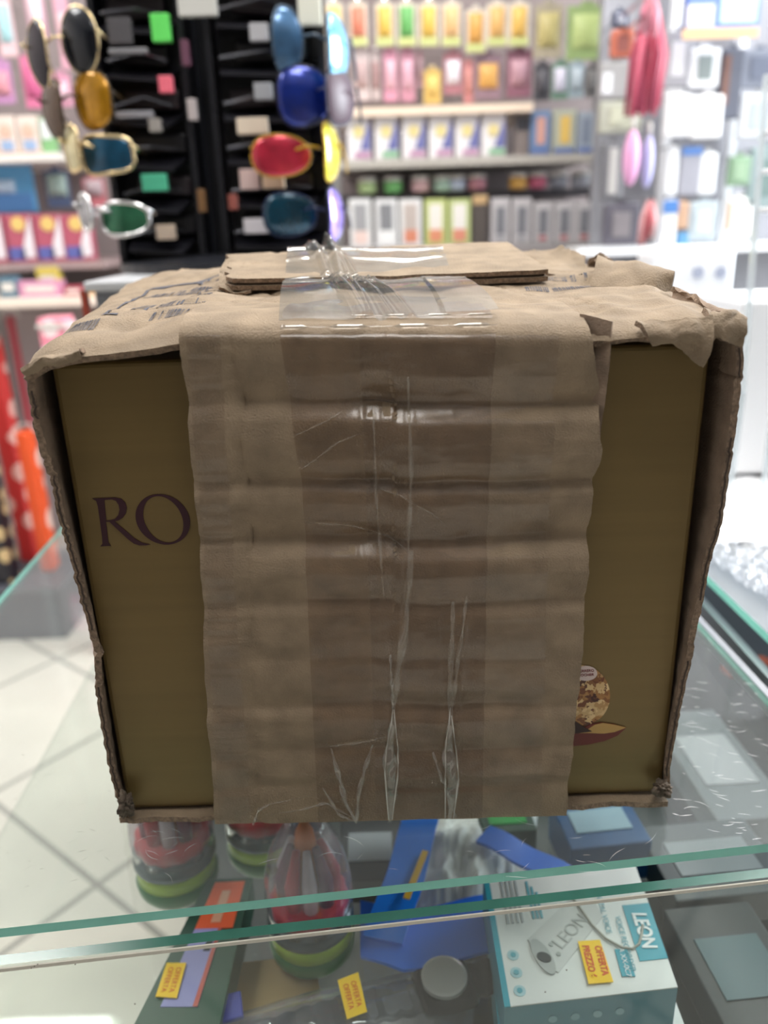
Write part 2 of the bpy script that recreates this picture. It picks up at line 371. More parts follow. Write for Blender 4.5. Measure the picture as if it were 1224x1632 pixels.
# dark corrugation line of the double wall at the cut edges
for s_ in (-1, 1):
    f = sidef(s_); pts = []
    for k in range(5, 106, 1):
        if (k//13) % 4 == 1: continue
        p = f(0, k/110); pts.append(p+Vector((0, -.0004, 0)))
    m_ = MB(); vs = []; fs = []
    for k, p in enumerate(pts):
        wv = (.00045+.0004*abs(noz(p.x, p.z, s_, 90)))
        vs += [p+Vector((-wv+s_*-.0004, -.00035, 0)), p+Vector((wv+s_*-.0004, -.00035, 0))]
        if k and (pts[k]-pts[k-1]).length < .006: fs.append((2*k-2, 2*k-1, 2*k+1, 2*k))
    m_.add(vs, fs).build('flute_gap', mat('flute_line_brown', (.06, .04, .03, 1), .9), box)
MB().bx((0, .634, .150), (.352, .0036, .29)).build('back_panel', kraft_in, box)
def botf(u, v):
    x = -.1675+.335*u; p = Vector((x, .391+.24*v, .0032))
    p.y += ncr((x, 0, 0), .003, 40)*(1-v); p.z += (.0012+ncr((x, 3, 0), .0018, 35))*(max(0, 1-v*8)); return p
sheet('bottom_panel', botf, 90, 24, .0036, kraft, box, edge_mat=kraft_cut)
# crushed corner knots
def knot(name, c, r, seed):
    bm = bmesh.new(); bmesh.ops.create_icosphere(bm, subdivisions=4, radius=1)
    vs = []
    for v in bm.verts:
        n_ = 1+.5*mnoise.fractal(v.co*1.6+Vector((seed, 0, 0)), 1, 2, 4)-.5*(1-min(1, 4*abs(mnoise.noise(v.co*Vector((3, 3, 1.2)).x+Vector((seed, 2, v.co.z*2))))))
        q = Vector(c)+Vector((v.co.x*r[0], v.co.y*r[1], v.co.z*r[2]))*n_; q.z = max(q.z, .0008); vs.append(q)
    bm.verts.index_update(); fs = [tuple(v.index for v in f.verts) for f in bm.faces]; bm.free()
    return mesh_obj(name, vs, fs, mat('kraft_crushed', (.15, .115, .085, 1), .9, noise=.35, scale=300, bump=.8, bscale=500), box, True)
knot('crushed_corner', P(200, 1283, .389), (.0048, .005, .0085), 1.3)
knot('crushed_corner', P(1056, 1256, .390), (.0055, .005, .0052), 5.1)
# crumpled top right corner and lip
def ruled(name, A_, B_, bulge, nu, nv, thick, m, cr=.002, cs=60, jag=.0015, parent=box):
    def f(u, v):
        p = poly_at(A_, u).lerp(poly_at(B_, u), v)
        p += Vector(bulge)*math.sin(math.pi*v)
        p.z += ncr(p, cr, cs); p.y += ncr((p.x, 5, p.z), cr, cs)
        if v > .97: p += Vector((0, 0, 1))*ncr((p.x, 8, 0), jag, 250)
        return p
    return sheet(name, f, nu, nv, thick, m, parent, edge_mat=kraft_cut)
ruled('corner_fold', [P(1120, 492, .41), P(1150, 500, .40), P(1180, 512, .395)], [P(1128, 545, .384), P(1152, 540, .384), P(1182, 550, .385)], (0, -.005, .004), 26, 30, .003, kraft, .004, 70)
ruled('corner_fold', [P(1010, 520, .389), P(1060, 512, .387), P(1135, 500, .387)], [P(1040, 548, .386), P(1085, 560, .384), P(1122, 578, .384)], (0, -.006, .001), 40, 22, .0025, kraft, .004, 55)
ruled('corner_fold', [P(38, 592, .383), P(80, 570, .386), P(135, 556, .388)], [P(42, 600, .384), P(78, 580, .384), P(130, 564, .386)], (0, -.004, .001), 26, 8, .0025, kraft, .002, 90)
# torn upper layer standing up at the right rear, and the side flap behind it
ruled('torn_flap', [P(938, 478, .50), P(990, 480, .49), P(1040, 473, .49), P(1062, 470, .50)], [P(950, 415, .575), P(975, 432, .57), P(1010, 430, .555), P(1068, 462, .52)], (0, -.006, .012), 70, 24, .003, kraft, .002, 40, .003)
ruled('torn_flap', [P(938, 440, .60), P(960, 440, .60), P(985, 440, .59)], [P(940, 412, .60), P(960, 405, .60), P(985, 424, .58)], (0, .004, .003), 24, 12, .003, kraft_in, .002, 60, .003)
ruled('torn_flap', [P(1068, 490, .475), P(1100, 502, .45), P(1135, 512, .42), P(1170, 520, .40)], [P(1070, 463, .48), P(1105, 472, .455), P(1130, 492, .425), P(1172, 505, .40)], (0.003, .002, .002), 40, 10, .003, kraft_in, .0015, 60, .002)
# loose rear flaps on the top
ruled('top_flap', [P(375, 462, .56), P(330, 462, .56), P(262, 462, .58), P(212, 464, .60)], [P(480, 425, .64), P(380, 428, .64), P(300, 432, .64), P(232, 448, .64)], (0, 0, .003), 60, 30, .003, kraft, .0025, 35)
ruled('top_flap', [P(800, 440, .56), P(880, 440, .55), P(940, 452, .55)], [P(820, 403, .645), P(895, 397, .64), P(932, 407, .62)], (0, 0, -.006), 40, 22, .003, kraft, .002, 50, .003)
# the thick double board lying across the top, its cut end to the camera
BDa = [P(368, 467, .515), P(620, 462, .515), P(873, 451, .515)]; BDb = [P(362, 425, .60), P(620, 412, .62), P(808, 403, .64)]
def board(dz):
    def f(u, v):
        p = poly_at(BDa, u).lerp(poly_at(BDb, u), v); p.z += dz+ncr(p, .0008, 25); 
        if u < .04: p.x += ncr((1, p.y, dz*90), .005, 90, 4)
        if v > .96: p.y += ncr((p.x, 2, 1), .006, 120, 4)
        return p
    return f
sheet('strip_end_board', board(.0028), 90, 24, .0030, kraft, box, edge_mat=kraft_cut)
sheet('strip_end_board', board(.0072), 90, 24, .0026, kraft, box, edge_mat=kraft_cut)
sheet('board_core', lambda u, v: board(.0051)(.01+.98*u, .012+.9*v), 60, 8, .0014, mat('core_dark', (.05, .035, .025, 1), .9), box)
ruled('torn_flap', [P(350, 462, .512), P(372, 468, .512), P(400, 468, .513)], [P(375, 420, .60), P(405, 417, .60), P(455, 413, .61)], (-.004, 0, .006), 40, 24, .0016, kraft, .003, 80, .003)
# printed marks on the top
def topink(name, u0, u1, v0, v1, rows, seed):
    r_ = random.Random(seed); m_ = MB()
    for k in range(rows):
        va = v0+(v1-v0)*(k+.15)/rows; vb = v0+(v1-v0)*(k+.8)/rows; u = u0+r_.random()*.006
        while u < u1:
            w_ = r_.uniform(.003, .009)*(1 if k % 2 else .8); sl = .002
            if r_.random() < .86:
                typ = r_.random()
                def q(a, b, c_, d): m_.add([topf(a, c_, .0021), topf(b, c_, .0021), topf(b+sl, d, .0021), topf(a+sl, d, .0021)], [(0, 1, 2, 3)])
                q(u, u+w_*.26, va, vb); q(u+w_*.5, u+w_*.76, va, vb)
                if typ > .5: q(u, u+w_*.7, vb-(vb-va)*.25, vb)
                if typ < .3: q(u, u+w_*.7, va, va+(vb-va)*.25)
            u += w_+.001
    return m_.build(name, ink, box)
topink('printed_words', .095, .235, .50, .66, 1, 1)
topink('printed_words', .105, .225, .28, .45, 1, 7)
topink('printed_words', .15, .21, .16, .24, 1, 5)
topink('printed_words', .02, .075, .14, .24, 1, 2)
topink('printed_words', .74, .88, .42, .50, 1, 8); topink('printed_words', .73, .86, .56, .63, 1, 9)
m_ = MB()
def tl(a, b, w_):
    for k in range(16):
        q0 = (a[0]+(b[0]-a[0])*k/16, a[1]+(b[1]-a[1])*k/16); q1 = (a[0]+(b[0]-a[0])*(k+1)/16, a[1]+(b[1]-a[1])*(k+1)/16)
        m_.add([topf(q0[0], q0[1], .0023), topf(q1[0], q1[1], .0023), topf(q1[0]+w_[0], q1[1]+w_[1], .0023), topf(q0[0]+w_[0], q0[1]+w_[1], .0023)], [(0, 1, 2, 3)])
tl((.068, .26), (.082, .74), (.005, 0)); tl((.082, .72), (.25, .74), (0, .035)); tl((.068, .26), (.095, .25), (0, .02))
m_.build('printed_frame', ink, box)

# front strip with its crushed ridges
SL = [(500, 283), (520, 284), (580, 290), (650, 300), (720, 304), (880, 318), (960, 325), (1050, 325), (1150, 332), (1230, 338), (1312, 343)]
SR = [(500, 938), (520, 940), (560, 945), (640, 960), (690, 954), (720, 957), (780, 948), (850, 940), (900, 938), (1000, 930), (1080, 925), (1170, 916), (1260, 906), (1297, 903)]
DL = [(520, 0), (545, .8), (575, 0), (600, -1.0), (632, -5.0), (644, -6.0), (652, -4.3), (672, .6), (700, 1.2), (735, .2), (755, -2.2), (768, -4.4), (776, -3.6), (790, -1.0), (805, -1.2), (835, -2.6), (862, -5.2), (872, -4.4), (892, .2), (915, .8), (945, -.9), (960, -2.2), (968, -1.6), (980, .2), (1030, 0), (1052, -.8), (1062, -.1), (1100, -.4), (1124, -2.4), (1132, -2.0), (1146, .4), (1180, -.6), (1196, -1.8), (1206, -1.0), (1240, -.2), (1252, -1), (1262, -.2), (1312, 0)]
def smooth_prof(y):
    return sum(interp(y+d, DL)*w_ for d, w_ in ((-4, .15), (-2, .2), (0, .3), (2, .2), (4, .15)))
def strip_pt(u, py, lift=0, px=None, wr=0):
    """a point of the strip's front; u across, py down the face (in reference rows)"""
    a = interp(py, SL); b = interp(py, SR); x = a+(b-a)*u if px is None else px
    uu = (x-a)/(b-a)
    yy = py-14*(uu-.5)*min(1, (py-520)/300)
    p = P(x, yy, .3835)
    wob = noz(uu*.9, py*.002, 2, 2.2)*6
    d = smooth_prof(py+wob+(4 if uu < .5 else -3))
    if uu < .13: d = d*.6+.35*math.sin(py*.05+noz(0, py*.01, 0, 3)*4)-.4
    d *= .75+.5*noz(uu*2, py*.003, 7, 1.5)+.15
    if abs(uu-.125) < .03: d -= 1.0*(1-abs(uu-.125)/.03)
    d *= 1.45
    d += noz(uu*2.5, py*.008, 0, 3.0, 3)*.55
    p.y -= (d*.001+lift)
    return p
def foldf(x0f, lift=0, y_end=.50, base=518):
    pass
def strip_full(u, v, lift=0, pxl=None, pxr=None, wrk=None):
    """v<0.16 lies on the top, then folds down over the front to the glass"""
    VT = .14
    if v >= VT:
        py = 520+(v-VT)/(1-VT)*(1305-520)
        if pxl is None: p = strip_pt(u, py, lift)
        else:
            x = interp(py, pxl)*(1-u)+interp(py, pxr)*u; p = strip_pt(0, py, lift, x)
        # round the fold
        if py < 545:
            k = (545-py)/25; p.y += .006*k*k; p.z -= .0005*k
        if wrk: p.y -= wrk(p, u, py)
        return p
    k = 1-v/VT
    if pxl is None: x0 = interp(520, SL)*(1-u)+interp(520, SR)*u; p0 = strip_pt(u, 520, lift)
    else: x0 = interp(520, pxl)*(1-u)+interp(520, pxr)*u; p0 = strip_pt(0, 520, lift, x0)
    p0.y += .006; p0.z -= .0005
    p = Vector((p0.x*(1+.04*k), p0.y+k*.105, p0.z+.0035*math.sin(min(1, k*5)*math.pi/2)+lift*min(1, k*6)))
    p.z += ncr(p, .0012, 30)*min(1, k*4)
    return p
def stripf(u, v):
    p = strip_full(u, v)
    e = min(u, 1-u)
    if e < .02 and v > .14: p.x += ncr((u > .5, 0, v*.7), .0007 if u < .5 else .0013, 25, 5)
    p.z = max(p.z, .002)
    return p
sheet('front_strip', stripf, 180, 330, .0024, kraft, box, edge_mat=kraft_cut)
# second, torn layer showing past the right edge of the strip near the top
ruled('torn_strip_layer', [P(925, 500, .40), P(950, 505, .394), P(976, 512, .389)], [P(940, 700, .391), P(950, 705, .391), P(955, 700, .391)], (0, -.003, 0), 10, 40, .0016, kraft_in, .001, 60)

# clear tape
tape = clear('clear_tape', (.84, .78, .72, 1), .24, 1.5, .05, (.6, .55, .5, 1), 1.1)
tape_thin = clear('clear_tape_thin', (.95, .93, .91, 1), .2, 1.5, .02, (.7, .65, .6, 1), 1.1)
film = clear('tape_film_free', (.88, .88, .87, 1), .11, 1.5, .14, (.62, .62, .60, 1), 1.2)
fold_m = clear('tape_fold', (.86, .83, .78, 1), .07, 1.6, .15, (.75, .72, .66, 1), 2.5)
def wrk_main(p, u, py):
    h = 0
    for (ya, xa, yb, xb, a, w_) in WR:
        if ya <= py <= yb:
            x = xa+(xb-xa)*(py-ya)/(yb-ya); px_ = TLc(py)*(1-u)+TRc(py)*u
            e = math.sin(math.pi*(py-ya)/(yb-ya)); h += a*e*math.exp(-((px_-x)/w_)**2)
    return h
TL = [(400, 452), (520, 445), (780, 482), (900, 488), (1100, 497), (1305, 508)]; TR = [(400, 730), (520, 790), (640, 784), (900, 776), (1305, 768)]
TLc = lambda y: interp(y, TL); TRc = lambda y: interp(y, TR)
WR = [(560, 600, 1300, 618, .0010, 5), (620, 660, 1290, 628, .0014, 4), (760, 690, 1300, 705, .0010, 5), (900, 745, 1300, 722, .0014, 5), (540, 570, 900, 590, .0007, 5),
      (600, 640, 1100, 645, .0007, 5), (1130, 520, 1300, 566, .0010, 4), (1150, 600, 1300, 572, .0010, 4), (520, 530, 700, 560, .0005, 6), (800, 560, 1000, 600, .0006, 6), (600, 720, 900, 730, .0006, 5)]
sheet('tape_strip', lambda u, v: strip_full(u, v, .0017, TL, TR, wrk_main), 130, 420, 0, tape, box)
# a wider, older run of tape under it
WL = [(400, 300), (520, 296), (900, 326), (1305, 350)]; WRr = [(400, 900), (520, 880), (900, 900), (1305, 880)]
sheet('tape_strip', lambda u, v: strip_full(u, .145+.853*v, .0015, WL, [(400, 372), (520, 350), (900, 372), (1305, 402)]), 30, 260, 0, tape_thin, box)
sheet('tape_strip', lambda u, v: strip_full(u, .145+.853*v, .00155, [(400, 575), (520, 572), (900, 588), (1305, 600)], [(400, 895), (520, 890), (900, 872), (1305, 862)], ), 50, 260, 0, tape_thin, box)
def glint(px0, px1, py, Y, r, nm='tape_fold_glint'):  # thin glossy tubes added to shape bright dashes along the tape fold
    pts = [P(px0+(px1-px0)*k/40, py-.012*(px0+(px1-px0)*k/40-445), Y) for k in range(41)]
    MB().tube(pts, [r*(.15+.85*(math.sin(k*.55+px0) > -.1)) for k in range(41)], 8).build(nm, fold_glossy, box, True)
fold_glossy = clear('tape_glint_gloss', (.86, .82, .76, 1), .04, 1.5, .08, (.7, .66, .6, 1), 6)
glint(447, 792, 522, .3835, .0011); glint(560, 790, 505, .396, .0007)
# free film bridging from the fold to the board on the top
def filmf(u, v):
    a = P(445+(795-445)*u, 521-18*u*(1 if u > .75 else .3), .392); b = P(455+(722-455)*min(1, u*1.02), 470-6*u, .508); c_ = P(462+(700-462)*u, 405, .625)
    a.z += .003
    p = a.lerp(b, v*2) if v < .5 else b.lerp(c_, v*2-1)
    p.z += .007*math.sin(math.pi*min(1, v*2)) if v < .5 else .006+.004*math.sin(math.pi*(v*2-1))
    if v < .5: p.z += .006*(v*2)-0
    for (uc, k, am, w_) in ((.30, -.5, .0045, .03), (.36, -.35, .004, .018), (.42, -.55, .0035, .02), (.48, -.7, .003, .02)):
        x = uc+k*(v-.35)*.5; p.z += am*math.exp(-((u-x)/w_)**2)
    for (vc, am, w_) in ((.33, .0012, .012), (.38, .0014, .010), (.43, .0012, .012), (.52, .0015, .015), (.72, .0014, .02), (.85, .0022, .02)):
        p.z += am*math.exp(-((v-vc-.02*math.sin(u*7))/w_)**2)
    p.z += noz(u*2, v*2, 0, 1.6, 2)*.0014
    return p
sheet('tape_film', filmf, 140, 130, 0, film, box)
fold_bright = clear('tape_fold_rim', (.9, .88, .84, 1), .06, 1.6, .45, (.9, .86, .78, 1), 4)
def ribbon(pts, w0, w1, lift=.0042, m=fold_m, name='tape_fold'):
    vs = []; fs = []; n = 40; W = 5
    for i in range(n+1):
        t = i/n; k = t*(len(pts)-1); a = int(min(k, len(pts)-2)); x = pts[a][0]+(pts[a+1][0]-pts[a][0])*(k-a); y = pts[a][1]+(pts[a+1][1]-pts[a][1])*(k-a)
        wd = (w0+(w1-w0)*math.sin(math.pi*t))*(1+.25*math.sin(t*19))
        for j in range(W+1):
            xx = x+(j/W-.5)*wd; p = strip_pt(0, y, 0, xx); p.y -= lift*.45+.0006+(.0016*math.sin(math.pi*j/W)+.0006*math.sin(t*30+j))*math.sin(math.pi*min(1, t*1.1+.05)); p.z = max(p.z, .001); vs.append(p)
    for i in range(n):
        for j in range(W): fs.append((i*(W+1)+j, i*(W+1)+j+1, (i+1)*(W+1)+j+1, (i+1)*(W+1)+j))
    return mesh_obj(name, vs, fs, m, box, True)
fold_thin = clear('tape_fold_faint', (.92, .89, .84, 1), .1, 1.5, .13, (.8, .75, .66, 1), 1.6)
ribbon([(656, 880), (645, 1000), (632, 1080), (625, 1150)], 6, 12, m=fold_thin)
ribbon([(626, 1140), (620, 1200), (624, 1250), (621, 1306)], 5, 19)
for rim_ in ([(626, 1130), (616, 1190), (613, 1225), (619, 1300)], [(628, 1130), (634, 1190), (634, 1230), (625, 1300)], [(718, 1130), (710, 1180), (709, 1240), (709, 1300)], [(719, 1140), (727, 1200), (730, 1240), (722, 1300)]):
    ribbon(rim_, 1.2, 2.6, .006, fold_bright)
ribbon([(622, 1040), (624, 1090), (627, 1140)], 3, 6)
ribbon([(722, 960), (718, 1060), (716, 1150)], 4, 9, m=fold_thin)
ribbon([(744, 950), (728, 1060), (719, 1150)], 3, 7, m=fold_thin)
ribbon([(718, 1140), (714, 1200), (722, 1250), (716, 1303)], 5, 19)
ribbon([(690, 1200), (700, 1230), (712, 1260), (726, 1300)], 3, 6)
ribbon([(568, 1306), (550, 1270), (540, 1230), (528, 1190)], 3, 8)
ribbon([(568, 1306), (572, 1260), (582, 1220), (594, 1185)], 3, 8)
ribbon([(568, 1304), (540, 1290), (515, 1250)], 2, 6)
ribbon([(568, 1300), (520, 1272), (480, 1282), (420, 1290)], 2, 5)
ribbon([(404, 1306), (414, 1282), (430, 1272), (495, 1262)], 3, 6)
ribbon([(595, 650), (600, 800), (612, 950)], 2, 5, m=fold_thin)
ribbon([(650, 600), (655, 760), (650, 900)], 3, 7, m=fold_thin)
ribbon([(572, 640), (600, 640), (680, 655)], 1, 3, m=fold_thin)
ribbon([(480, 830), (560, 838), (620, 860), (655, 885)], 2, 4, m=fold_thin)
ribbon([(590, 775), (640, 790), (690, 820), (710, 840)], 1.5, 3, m=fold_thin)
ribbon([(470, 690), (520, 668), (545, 655)], 3, 6, m=fold_thin)
ribbon([(480, 745), (540, 700), (580, 685)], 2, 5, m=fold_thin)
ribbon([(510, 1188), (580, 1178), (640, 1165)], 1.5, 3, m=fold_thin)

# ------------------------------------------------------------------ the gold carton inside
car = thing('chocolate_carton', (0, .51, .006), 'gold printed carton with dark letters RO, packed inside the brown cardboard box', 'carton')
YC = .3975
MB().bx((.001, (YC+.62)/2, .1445), (.3305, .62-YC, .2745), None, .003).build('carton_body', gold, car, False)
LET = lambda x, y: P(30+x/3.06, 700+y/3.06, YC)
def flat(loops_px, fn, name, m, parent, lift=.0003, th=.0002):
    loops = [[(lambda w_: (w_.x, w_.z))(fn(*p)) for p in lp] for lp in loops_px]
    return fill2d(name, loops, lambda x, y, z: Vector((x, YC-lift+z, y)), m, parent, th)
Rl = [(358, 288), (470, 283), (500, 289), (520, 308), (528, 335), (522, 362), (508, 382), (488, 395), (468, 400), (520, 443), (562, 480), (600, 503), (642, 512), (620, 517), (590, 517), (562, 508), (530, 484), (485, 442), (443, 402), (426, 402), (433, 460), (438, 502), (450, 519), (398, 522), (409, 508), (406, 470), (394, 380), (386, 325), (378, 300)]
Rh = [(418, 296), (455, 293), (474, 300), (487, 318), (492, 342), (486, 368), (470, 388), (450, 394), (428, 395), (422, 340)]
flat([Rl, Rh], LET, 'letter_r', maroon, car)
Oo = [(703+133*math.cos(t)+2*math.sin(t), 390+122*math.sin(t)+16*math.cos(t)) for t in [2*math.pi*k/64 for k in range(64)]]
Oi = [(705+98*math.cos(t)+6*math.sin(t), 390+111*math.sin(t)+22*math.cos(t)) for t in [2*math.pi*k/64 for k in range(64)]]
flat([Oo, Oi], LET, 'letter_o', maroon, car)
def foil_mat():
    m = bpy.data.materials.new('foil_print'); m.use_nodes = True; nt = m.node_tree; b = nt.nodes['Principled BSDF']
    tc = nt.nodes.new('ShaderNodeTexCoord'); v = nt.nodes.new('ShaderNodeTexVoronoi'); v.feature = 'DISTANCE_TO_EDGE'; v.inputs['Scale'].default_value = 320
    n = nt.nodes.new('ShaderNodeTexNoise'); n.inputs['Scale'].default_value = 260; n.inputs['Detail'].default_value = 2
    nt.links.new(tc.outputs['Object'], n.inputs[0]); ad = nt.nodes.new('ShaderNodeVectorMath'); ad.operation = 'MULTIPLY_ADD'
    ad.inputs[1].default_value = (.012, .012, .012); nt.links.new(n.outputs['Color'], ad.inputs[0]); nt.links.new(tc.outputs['Object'], ad.inputs[2]); nt.links.new(ad.outputs[0], v.inputs[0])
    v2 = nt.nodes.new('ShaderNodeTexVoronoi'); v2.inputs['Scale'].default_value = 270; nt.links.new(ad.outputs[0], v2.inputs[0])
    r = nt.nodes.new('ShaderNodeValToRGB'); e = r.color_ramp.elements
    e[0].position = 0; e[0].color = rgb(70, 26, 18); e[1].position = 1; e[1].color = rgb(235, 205, 150)
    a = e.new(.3); a.color = rgb(120, 66, 32); a = e.new(.55); a.color = rgb(176, 124, 66)
    sp = nt.nodes.new('ShaderNodeSeparateColor'); nt.links.new(v2.outputs['Color'], sp.inputs[0])
    nt.links.new(sp.outputs[0], r.inputs[0]); nt.links.new(r.outputs[0], b.inputs['Base Color']); b.inputs['Roughness'].default_value = .4
    return m
pic = lambda x, y: P(880+x/3.558, 1000+y/3.558, YC)
ball = [(160+168*math.cos(t), 385+172*math.sin(t)) for t in [2*math.pi*k/48 for k in range(48)]]
flat([ball], pic, 'printed_sweet', foil_mat(), car)
# cup-shaped shadow part of the picture: darker foil base and leaf-shaped dish
flat([[(60, 590), (150, 575), (220, 545), (280, 535), (350, 545), (420, 565), (370, 610), (300, 640), (200, 662), (60, 675)]], pic, 'printed_dish', mat('dish_brown', rgb(105, 32, 22), .45), car, .00045)
flat([[(100, 596), (200, 595), (290, 598), (350, 590), (418, 564), (350, 548), (285, 538), (240, 548), (200, 575), (120, 584)]], pic, 'printed_dish', mat('dish_gold', rgb(190, 150, 84), .45), car, .0006)
flat([[(60, 560), (120, 520), (180, 560), (225, 585), (140, 596), (60, 596)]], pic, 'printed_dish', mat('dish_dark', rgb(50, 18, 12), .5), car, .00075)
flat([[(190+64*math.cos(t), 257+42*math.sin(t)) for t in [2*math.pi*k/32 for k in range(32)]]], pic, 'oval_badge', mat('badge_white', rgb(225, 205, 200), .5), car, .0006)
cpos = pic(188, 246)
for s_, dy in (('FERRERO', 243), ('ROCHER', 266)):
    c_ = pic(190, dy); text('badge_letters', s_, .0024, frame((c_.x, YC-.0008, c_.z), (1, 0, .03), (0, 0, 1)), mat('badge_ink', rgb(120, 30, 30), .5), car, .0001, .95, .00004)
# ------------------------------------------------------------------ goods on the inner shelf
def quad_px(pts, z): return [Z(x, y, z) for x, y in pts]
def qlerp(q, u, v): return q[0].lerp(q[1], u).lerp(q[3].lerp(q[2], u), v)
def patch(q, u0, v0, u1, v1, lift, name, m, parent, th=.0004):
    pts = [qlerp(q, u0, v0), qlerp(q, u1, v0), qlerp(q, u1, v1), qlerp(q, u0, v1)]
    pts = [p+Vector((0, 0, lift)) for p in pts]
    return MB().prism(pts, (0, 0, -th)).build(name, m, parent)
yellow = mat('tag_yellow', rgb(250, 205, 25), .55)
redink = mat('tag_red_ink', rgb(220, 90, 30), .6)
def pricetag(q, u0, v0, u1, v1, lift, parent, rows=2, txt='PREZZO'):
    patch(q, u0, v0, u1, v1, lift, 'price_tag', yellow, parent)
# two stacked white and teal boxes
teal = mat('box_teal', rgb(55, 160, 180), .4); tealfront = mat('box_teal_front', rgb(62, 128, 146), .45); wht = mat('box_white', rgb(225, 228, 226), .4)
q = quad_px([(770, 1398), (1012, 1378), (1080, 1574), (804, 1606)], -.112)
def wbox(q, ztop, h, lab, top=True):
    c_ = sum(q, Vector())/4
    b_ = thing('gadget_box', (c_.x, c_.y, ztop-h), lab, 'box')
    MB().prism(q, (0, 0, -h)).build('box_body', tealfront, b_)
    patch(q, .035, 0, 1, 1, .0006, 'lid_print', wht, b_, .001); patch(q, 0, 0, .035, 1, .0006, 'lid_edge_stripe', teal, b_, .001)
    return b_
lb = wbox(q, -.112, .034, 'white and teal gadget box with a yellow price tag, upper of the two stacked')
patch(q, .83, .36, 1.0, .80, .0012, 'brand_panel', teal, lb)
ex = (q[2]-q[1]).normalized(); ey = (q[1]-q[0]).normalized()
def ltext(s, u, v, size, m, name='printed_words', xs=1, bold=0, rot=0):
    c_ = qlerp(q, u, v)+Vector((0, 0, .0018)); e1 = ex*math.cos(rot)+ey*math.sin(rot); e2 = ey*math.cos(rot)-ex*math.sin(rot)
    text(name, s, size, frame(c_, e1, e2), m, lb, .0002, xs, bold)
ltext('LEON', .91, .58, .0135, mat('print_white', rgb(240, 245, 245), .5), 'brand_letters', .82, .0004)
MB().bx(qlerp(q, .74, .80)+Vector((0, 0, .0012)), (.020, .0085, .0006), frame((0, 0, 0), ex, ey), .0002).build('model_badge', teal, lb)
ltext('A XX-0C7', .74, .80, .0048, mat('print_white', rgb(240, 245, 245), .5))
for s_, v_ in (('DIGITAL VOICE', .40), ('VOICE RECORDER', .68)): ltext(s_, .70 if v_ < .5 else .775, v_ if v_ < .5 else .66, .0052, mat('print_teal', rgb(90, 165, 180), .5))
for k, u_ in enumerate((.10, .13, .16, .19)): patch(q, u_, .06, u_+.012, .42, .0011, 'fine_print', mat('print_grey', rgb(170, 178, 180), .6), lb)
for k in range(3): patch(q, .26+k*.025, .08+.05*k, .275+k*.025, .40, .0011, 'fine_print', mat('print_teal', rgb(90, 165, 180), .5), lb)
for k in range(3):
    c_ = qlerp(q, .10, .66+.125*k)+Vector((0, 0, .0007)); MB().lathe([(.0038, 0), (.0038, .0004)], c_, 24).build('round_icon', mat('print_pale_teal', rgb(170, 205, 212), .5), lb)
    MB().lathe([(.0018, .0003), (.0018, .0008)], c_, 16).build('icon_centre', mat('print_teal', rgb(90, 165, 180), .5), lb)
# picture of the pale device with its lens and loop cord
gry = mat('print_device', rgb(205, 208, 206), .5); gry2 = mat('print_device_shade', rgb(176, 180, 178), .5); dk = mat('print_lens', rgb(70, 74, 76), .4)
def zoomq(x, y): return Z(760+x/3.6, 1380+y/3.6, -.112)
MB().prism([zoomq(*p)+Vector((0, 0, .0013)) for p in [(290, 430), (560, 170), (680, 220), (720, 300), (470, 620), (400, 590)]], (0, 0, -.0004)).build('printed_device', gry, lb)
MB().prism([zoomq(380+110*math.cos(t)*.62-60*math.sin(t)*.45, 532+110*math.cos(t)*.85+40*math.sin(t))+Vector((0, 0, .0019)) for t in [2*math.pi*k/32 for k in range(32)]], (0, 0, -.0004)).build('printed_device_end', gry2, lb)
MB().prism([zoomq(385+42*math.cos(t), 538+28*math.sin(t)+10*math.cos(t))+Vector((0, 0, .0024)) for t in [2*math.pi*k/24 for k in range(24)]], (0, 0, -.0004)).build('printed_lens', dk, lb)
for x_, y_ in ((425, 460), (468, 515)): MB().lathe([(.0016, 0), (.0016, .0004)], zoomq(x_, y_)+Vector((0, 0, .0014)), 14).build('printed_button', gry2, lb)
c_ = zoomq(540, 385)+Vector((0, 0, .0018)); text('printed_words', 'LEON', .013, frame(c_, zoomq(600, 310)-zoomq(480, 440), zoomq(480, 330)-zoomq(560, 430)), gry2, lb, .0002)
MB().tube([zoomq(*p)+Vector((0, 0, .0019)) for p in [(545, 190), (590, 250), (660, 350), (740, 430), (830, 480), (890, 488), (930, 460), (945, 400), (950, 350)]], .0009, 6).build('printed_cord', mat('print_cord', rgb(165, 165, 155), .6), lb)
tq = [zoomq(*p)+Vector((0, 0, .0026)) for p in [(578, 448), (705, 440), (782, 682), (640, 694)]]
MB().prism(tq, (0, 0, -.0004)).build('price_tag', yellow, lb)
for s_, u_ in (('OFFERTA', .78), ('PREZZO 6', .26)):
    c_ = qlerp(tq, u_, .5)+Vector((0, 0, .0003)); text('price_ink', s_, .0062, frame(c_, tq[3]-tq[0], tq[1]-tq[0]), redink, lb, .0001, .85, .0002)
for k in range(4):
    c_ = qlerp(q, .28+.13*k, 1)+Vector((0, -.0004, -.014)); MB().lathe([(.0028, 0), (.0028, .0004)], c_, 20, Matrix.Rotation(math.pi/2, 4, 'X')).build('round_icon', mat('print_pale_icon', rgb(130, 175, 188), .5), lb)
q2 = [p+Vector((.004, .004, -.0345)) for p in q]; q2[3] += Vector((-.006, -.004, 0)); q2[2] += Vector((.004, -.006, 0))
wbox(q2, -.1465, .0335, 'white and teal gadget box, lower of the two stacked under the price-tagged one')

